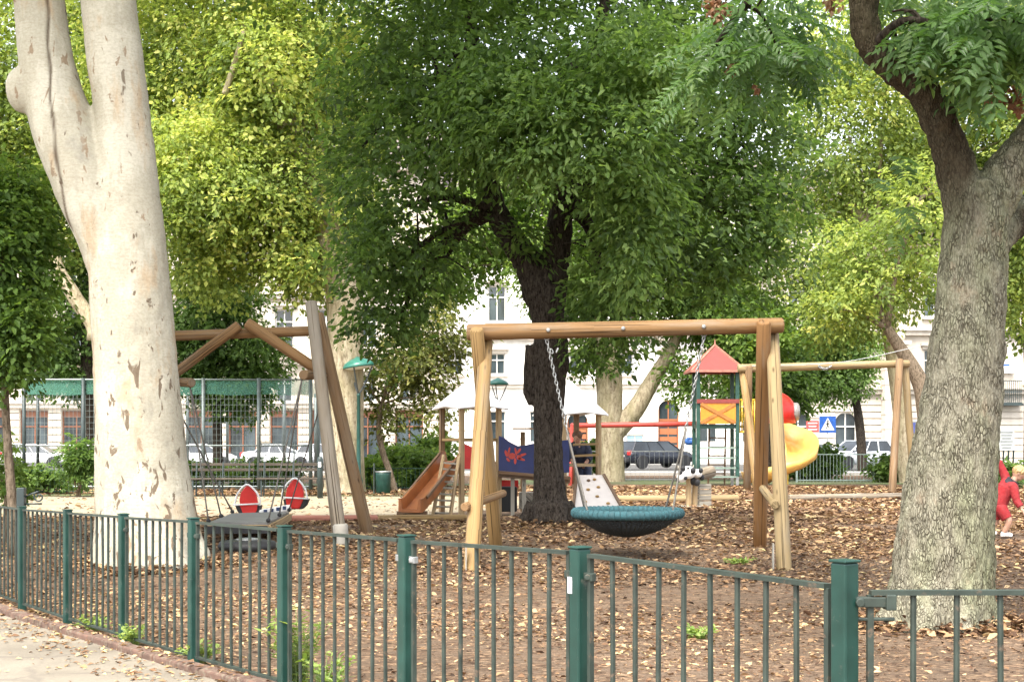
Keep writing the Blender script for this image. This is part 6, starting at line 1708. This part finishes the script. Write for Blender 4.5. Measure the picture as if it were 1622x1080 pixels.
def person(label, origin, J, S, face, up, hair_m, curl=.5):
    """J joints in metres, S = head radius; face = direction the face looks, up = crown direction"""
    t = thing('person', label, 'person', origin)
    O = Vector(origin); J = {k: O + Vector(v) for k, v in J.items()}
    rad = {'pelvis': S * 1.02, 'belly': S * 1.0, 'chest': S * 1.08, 'neck': S * .46, 'head': S * .5,
           'sh_l': S * .48, 'sh_r': S * .48, 'el_l': S * .36, 'el_r': S * .36, 'wr_l': S * .26, 'wr_r': S * .26,
           'hip_l': S * .70, 'hip_r': S * .70, 'kn_l': S * .48, 'kn_r': S * .48, 'an_l': S * .32, 'an_r': S * .32}
    mb = MB(); f = Vector(face).normalized(); u = Vector(up); u = (u - f * u.dot(f)).normalized(); s = f.cross(u)
    M = Matrix((s, f, u)).transposed(); h = J['head']
    chain_tube(mb, J, ['pelvis', 'belly', 'chest', 'neck', 'head'], rad, 18)
    for sd in 'lr':
        chain_tube(mb, {**J, 'c': J['chest'] + (J['neck'] - J['chest']) * .35}, ['c', 'sh_' + sd, 'el_' + sd, 'wr_' + sd], {**rad, 'c': S * .5}, 14)
        chain_tube(mb, J, ['pelvis', 'hip_' + sd, 'kn_' + sd, 'an_' + sd], rad, 14)
        # hand: palm, four fingers of different lengths, thumb from the side
        w_ = J['wr_' + sd]; d = (w_ - J['el_' + sd]).normalized(); a = d.orthogonal().normalized() if abs(d.z) > .95 else d.cross(V(0, 0, 1)).normalized(); n = a.cross(d)
        hl = S * .78
        mb.sphere(w_ + d * hl * .45, (S * .30, S * .17, hl * .5), 12, 8, Matrix((a, n, d)).transposed())
        for k, ln in enumerate((.62, .74, .70, .54)):
            b0 = w_ + d * hl * .78 + a * S * (-.20 + .135 * k); m1 = b0 + d * hl * ln * .5 - n * hl * ln * .12 * curl; m2 = m1 + d * hl * ln * .42 - n * hl * ln * .38 * curl
            mb.tube([b0, m1, m2], [S * .072, S * .066, S * .052], 8, round_end=True)
        b0 = w_ + d * hl * .25 - a * S * .24; mb.tube([b0, b0 + d * hl * .3 - a * S * .18, b0 + d * hl * .56 - a * S * .2 - n * S * .08], [S * .09, S * .08, S * .06], 8, round_end=True)
    mb.sphere(h + u * S * .18, (S * .80, S * .92, S * .98), 22, 16, M); mb.sphere(h - u * S * .42 + f * S * .22, (S * .56, S * .60, S * .46), 16, 12, M)
    mb.sphere(h + f * S * .90 - u * S * .10, (S * .13, S * .18, S * .17), 10, 8, M)      # nose
    mb.sphere(h + f * S * .76 - u * S * .46, (S * .26, S * .09, S * .07), 10, 6, M)      # mouth
    for q in (-1, 1): mb.sphere(h + s * S * .82 * q - u * S * .05, (S * .09, S * .17, S * .24), 10, 8, M)   # ears
    solid('body', mb, S * .062, skin_l, t, 3)
    mb = MB()
    for q in (-1, 1): mb.sphere(h + f * S * .80 + s * S * .30 * q + u * S * .10, (S * .10, S * .07, S * .07), 10, 6, M)
    mb.build('eyes', eye_m, t, smooth=True)
    # hair: a shell over the crown and back with locks
    mb = MB(); mb.sphere(h + u * S * .30 - f * S * .10, (S * .90, S * .98, S * .92), 22, 14, M)
    rs_ = random.Random(5)
    for _ in range(70):
        a = rs_.uniform(0, 2 * PI); el = rs_.uniform(-.05, 1.3)
        dv = (s * math.cos(a) * math.cos(el) + f * math.sin(a) * math.cos(el) + u * math.sin(el))
        if dv.dot(f) > .55 and el < .5: continue
        b0 = h + u * S * .30 - f * S * .10 + dv * S * .88; mb.tube([b0, b0 + dv * S * .10 - u * S * .16, b0 + dv * S * .06 - u * S * .36], [S * .12, S * .09, S * .03], 6)
    solid('hair', mb, S * .07, hair_m, t, 1)
    return t, J, rad
def garment(name, J, rad, chains, mat, t, grow, S, disp=None):
    mb = MB()
    for ch in chains:
        p, r = [], []
        for item in ch:
            if isinstance(item, tuple): a, b, f_, k = item; p.append(J[a].lerp(J[b], f_)); r.append((rad[a] + (rad[b] - rad[a]) * f_) * k + grow)
            else: p.append(J[item]); r.append(rad[item] + grow)
        q, rr = curve_pts(p, r, 5); mb.tube(q, rr, 16)
    def fold(p): return S * .05 * mnoise.noise(p * (1.6 / S)) + S * .025 * mnoise.noise(p * (4.5 / S))
    return solid(name, mb, S * .075, mat, t, 2, fold)
def shoes(J, S, mat, t, fdir):
    f = Vector(fdir).normalized()
    for sd in 'lr':
        mb = MB(); a = J['an_' + sd]; z = V(0, 0, 1); s = f.cross(z)
        M = Matrix((s, f, z)).transposed()
        mb.sphere(a + f * S * .38 - z * S * .12, (S * .36, S * .86, S * .30), 14, 10, M); mb.sphere(a + z * S * .02, (S * .38, S * .42, S * .36), 12, 8, M); mb.box(a + f * S * .36 - z * S * .34, (S * .62, S * 1.55, S * .14), M)
        solid('shoe', mb, S * .08, mat, t, 2)

# toddler in red leaning forward beside the thick trunk
YK_ = 17.0; dk = YK_ / F
def kp(px, py, dy=0.0):
    g = gzf(PX(1590, YK_), YK_); return ((px - 1590) * dk, dy, EYE - (py - HY) * dk - g)
org = (PX(1593, YK_), YK_, gzf(PX(1593, YK_), YK_))
J = {'pelvis': kp(1578, 800), 'belly': kp(1583, 788), 'chest': kp(1591, 773), 'neck': kp(1600, 762, -.02), 'head': kp(1609, 750, -.03),
     'sh_l': kp(1593, 758, .06), 'el_l': kp(1587, 741, .08), 'wr_l': kp(1581, 729, .08), 'sh_r': kp(1598, 771, -.09), 'el_r': kp(1600, 790, -.14), 'wr_r': kp(1606, 803, -.19),
     'hip_l': kp(1576, 807, .05), 'kn_l': kp(1576, 826, .05), 'an_l': kp(1566, 842, .08), 'hip_r': kp(1581, 807, -.05), 'kn_r': kp(1590, 824, -.10), 'an_r': kp(1584, 844, -.06)}
S = .088
pr, J2, rd = person('toddler in a red suit and white shoes leaning forward beside the thick trunk', org, J, S, (.78, -.30, -.60), (.5, 0, .8), hair_blond)
garment('red_jacket', J2, rd, [['pelvis', 'belly', 'chest', ('chest', 'neck', .6, .8)], [('chest', 'sh_l', .3, 1), 'sh_l', 'el_l', ('el_l', 'wr_l', .9, 1.05)], [('chest', 'sh_r', .3, 1), 'sh_r', 'el_r', ('el_r', 'wr_r', .85, 1.05)]], red_cloth, pr, .016, S)
garment('red_trousers', J2, rd, [['pelvis', 'hip_l', ('hip_l', 'kn_l', .85, 1.05)], ['pelvis', 'hip_r', ('hip_r', 'kn_r', .80, 1.05)]], red_cloth, pr, .018, S)
garment('dark_scarf', J2, rd, [[('chest', 'neck', .45, 1.0), ('chest', 'neck', .85, 1.1), ('neck', 'head', .15, 1.35)]], dark_cloth, pr, .022, S)
shoes(J2, S, shoe_w, pr, (.9, -.3, 0))

# grown-up in dark clothes bending over at the playhouse
YA = 26.3; da = YA / F
def ap_(px, py, dy=0.0): return ((px - 916) * da, dy, EYE - (py - HY) * da - gzf(PX(916, YA), YA))
org = (PX(916, YA), YA, gzf(PX(916, YA), YA))
J = {'pelvis': ap_(924, 735, .1), 'belly': ap_(921, 724, .05), 'chest': ap_(917, 712, -.02), 'neck': ap_(915, 702, -.08), 'head': ap_(914, 692, -.13),
     'sh_l': ap_(906, 707, -.04), 'el_l': ap_(902, 722, -.14), 'wr_l': ap_(908, 734, -.24), 'sh_r': ap_(928, 708, -.02), 'el_r': ap_(933, 723, -.10), 'wr_r': ap_(926, 734, -.22),
     'hip_l': ap_(919, 740, .1), 'kn_l': ap_(918, 775, .02), 'an_l': ap_(919, 806, .12), 'hip_r': ap_(929, 740, .1), 'kn_r': ap_(931, 775, .02), 'an_r': ap_(931, 806, .14)}
S = .105
pa_, J3, rd3 = person('brown-haired adult in dark navy clothes bending over behind the climbing wall', org, J, S, (-.3, -.8, -.45), (0, -.3, .9), hair_brown)
garment('navy_jacket', J3, rd3, [['pelvis', 'belly', 'chest', ('chest', 'neck', .6, .8)], [('chest', 'sh_l', .3, 1), 'sh_l', 'el_l', ('el_l', 'wr_l', .45, 1.05)], [('chest', 'sh_r', .3, 1), 'sh_r', 'el_r', ('el_r', 'wr_r', .45, 1.05)]], navy_cloth, pa_, .03, S)
garment('dark_jeans', J3, rd3, [['pelvis', 'hip_l', 'kn_l', ('kn_l', 'an_l', .95, 1.1)], ['pelvis', 'hip_r', 'kn_r', ('kn_r', 'an_r', .95, 1.1)]], denim, pa_, .025, S)
shoes(J3, S, trim_m, pa_, (-.3, -.9, 0))
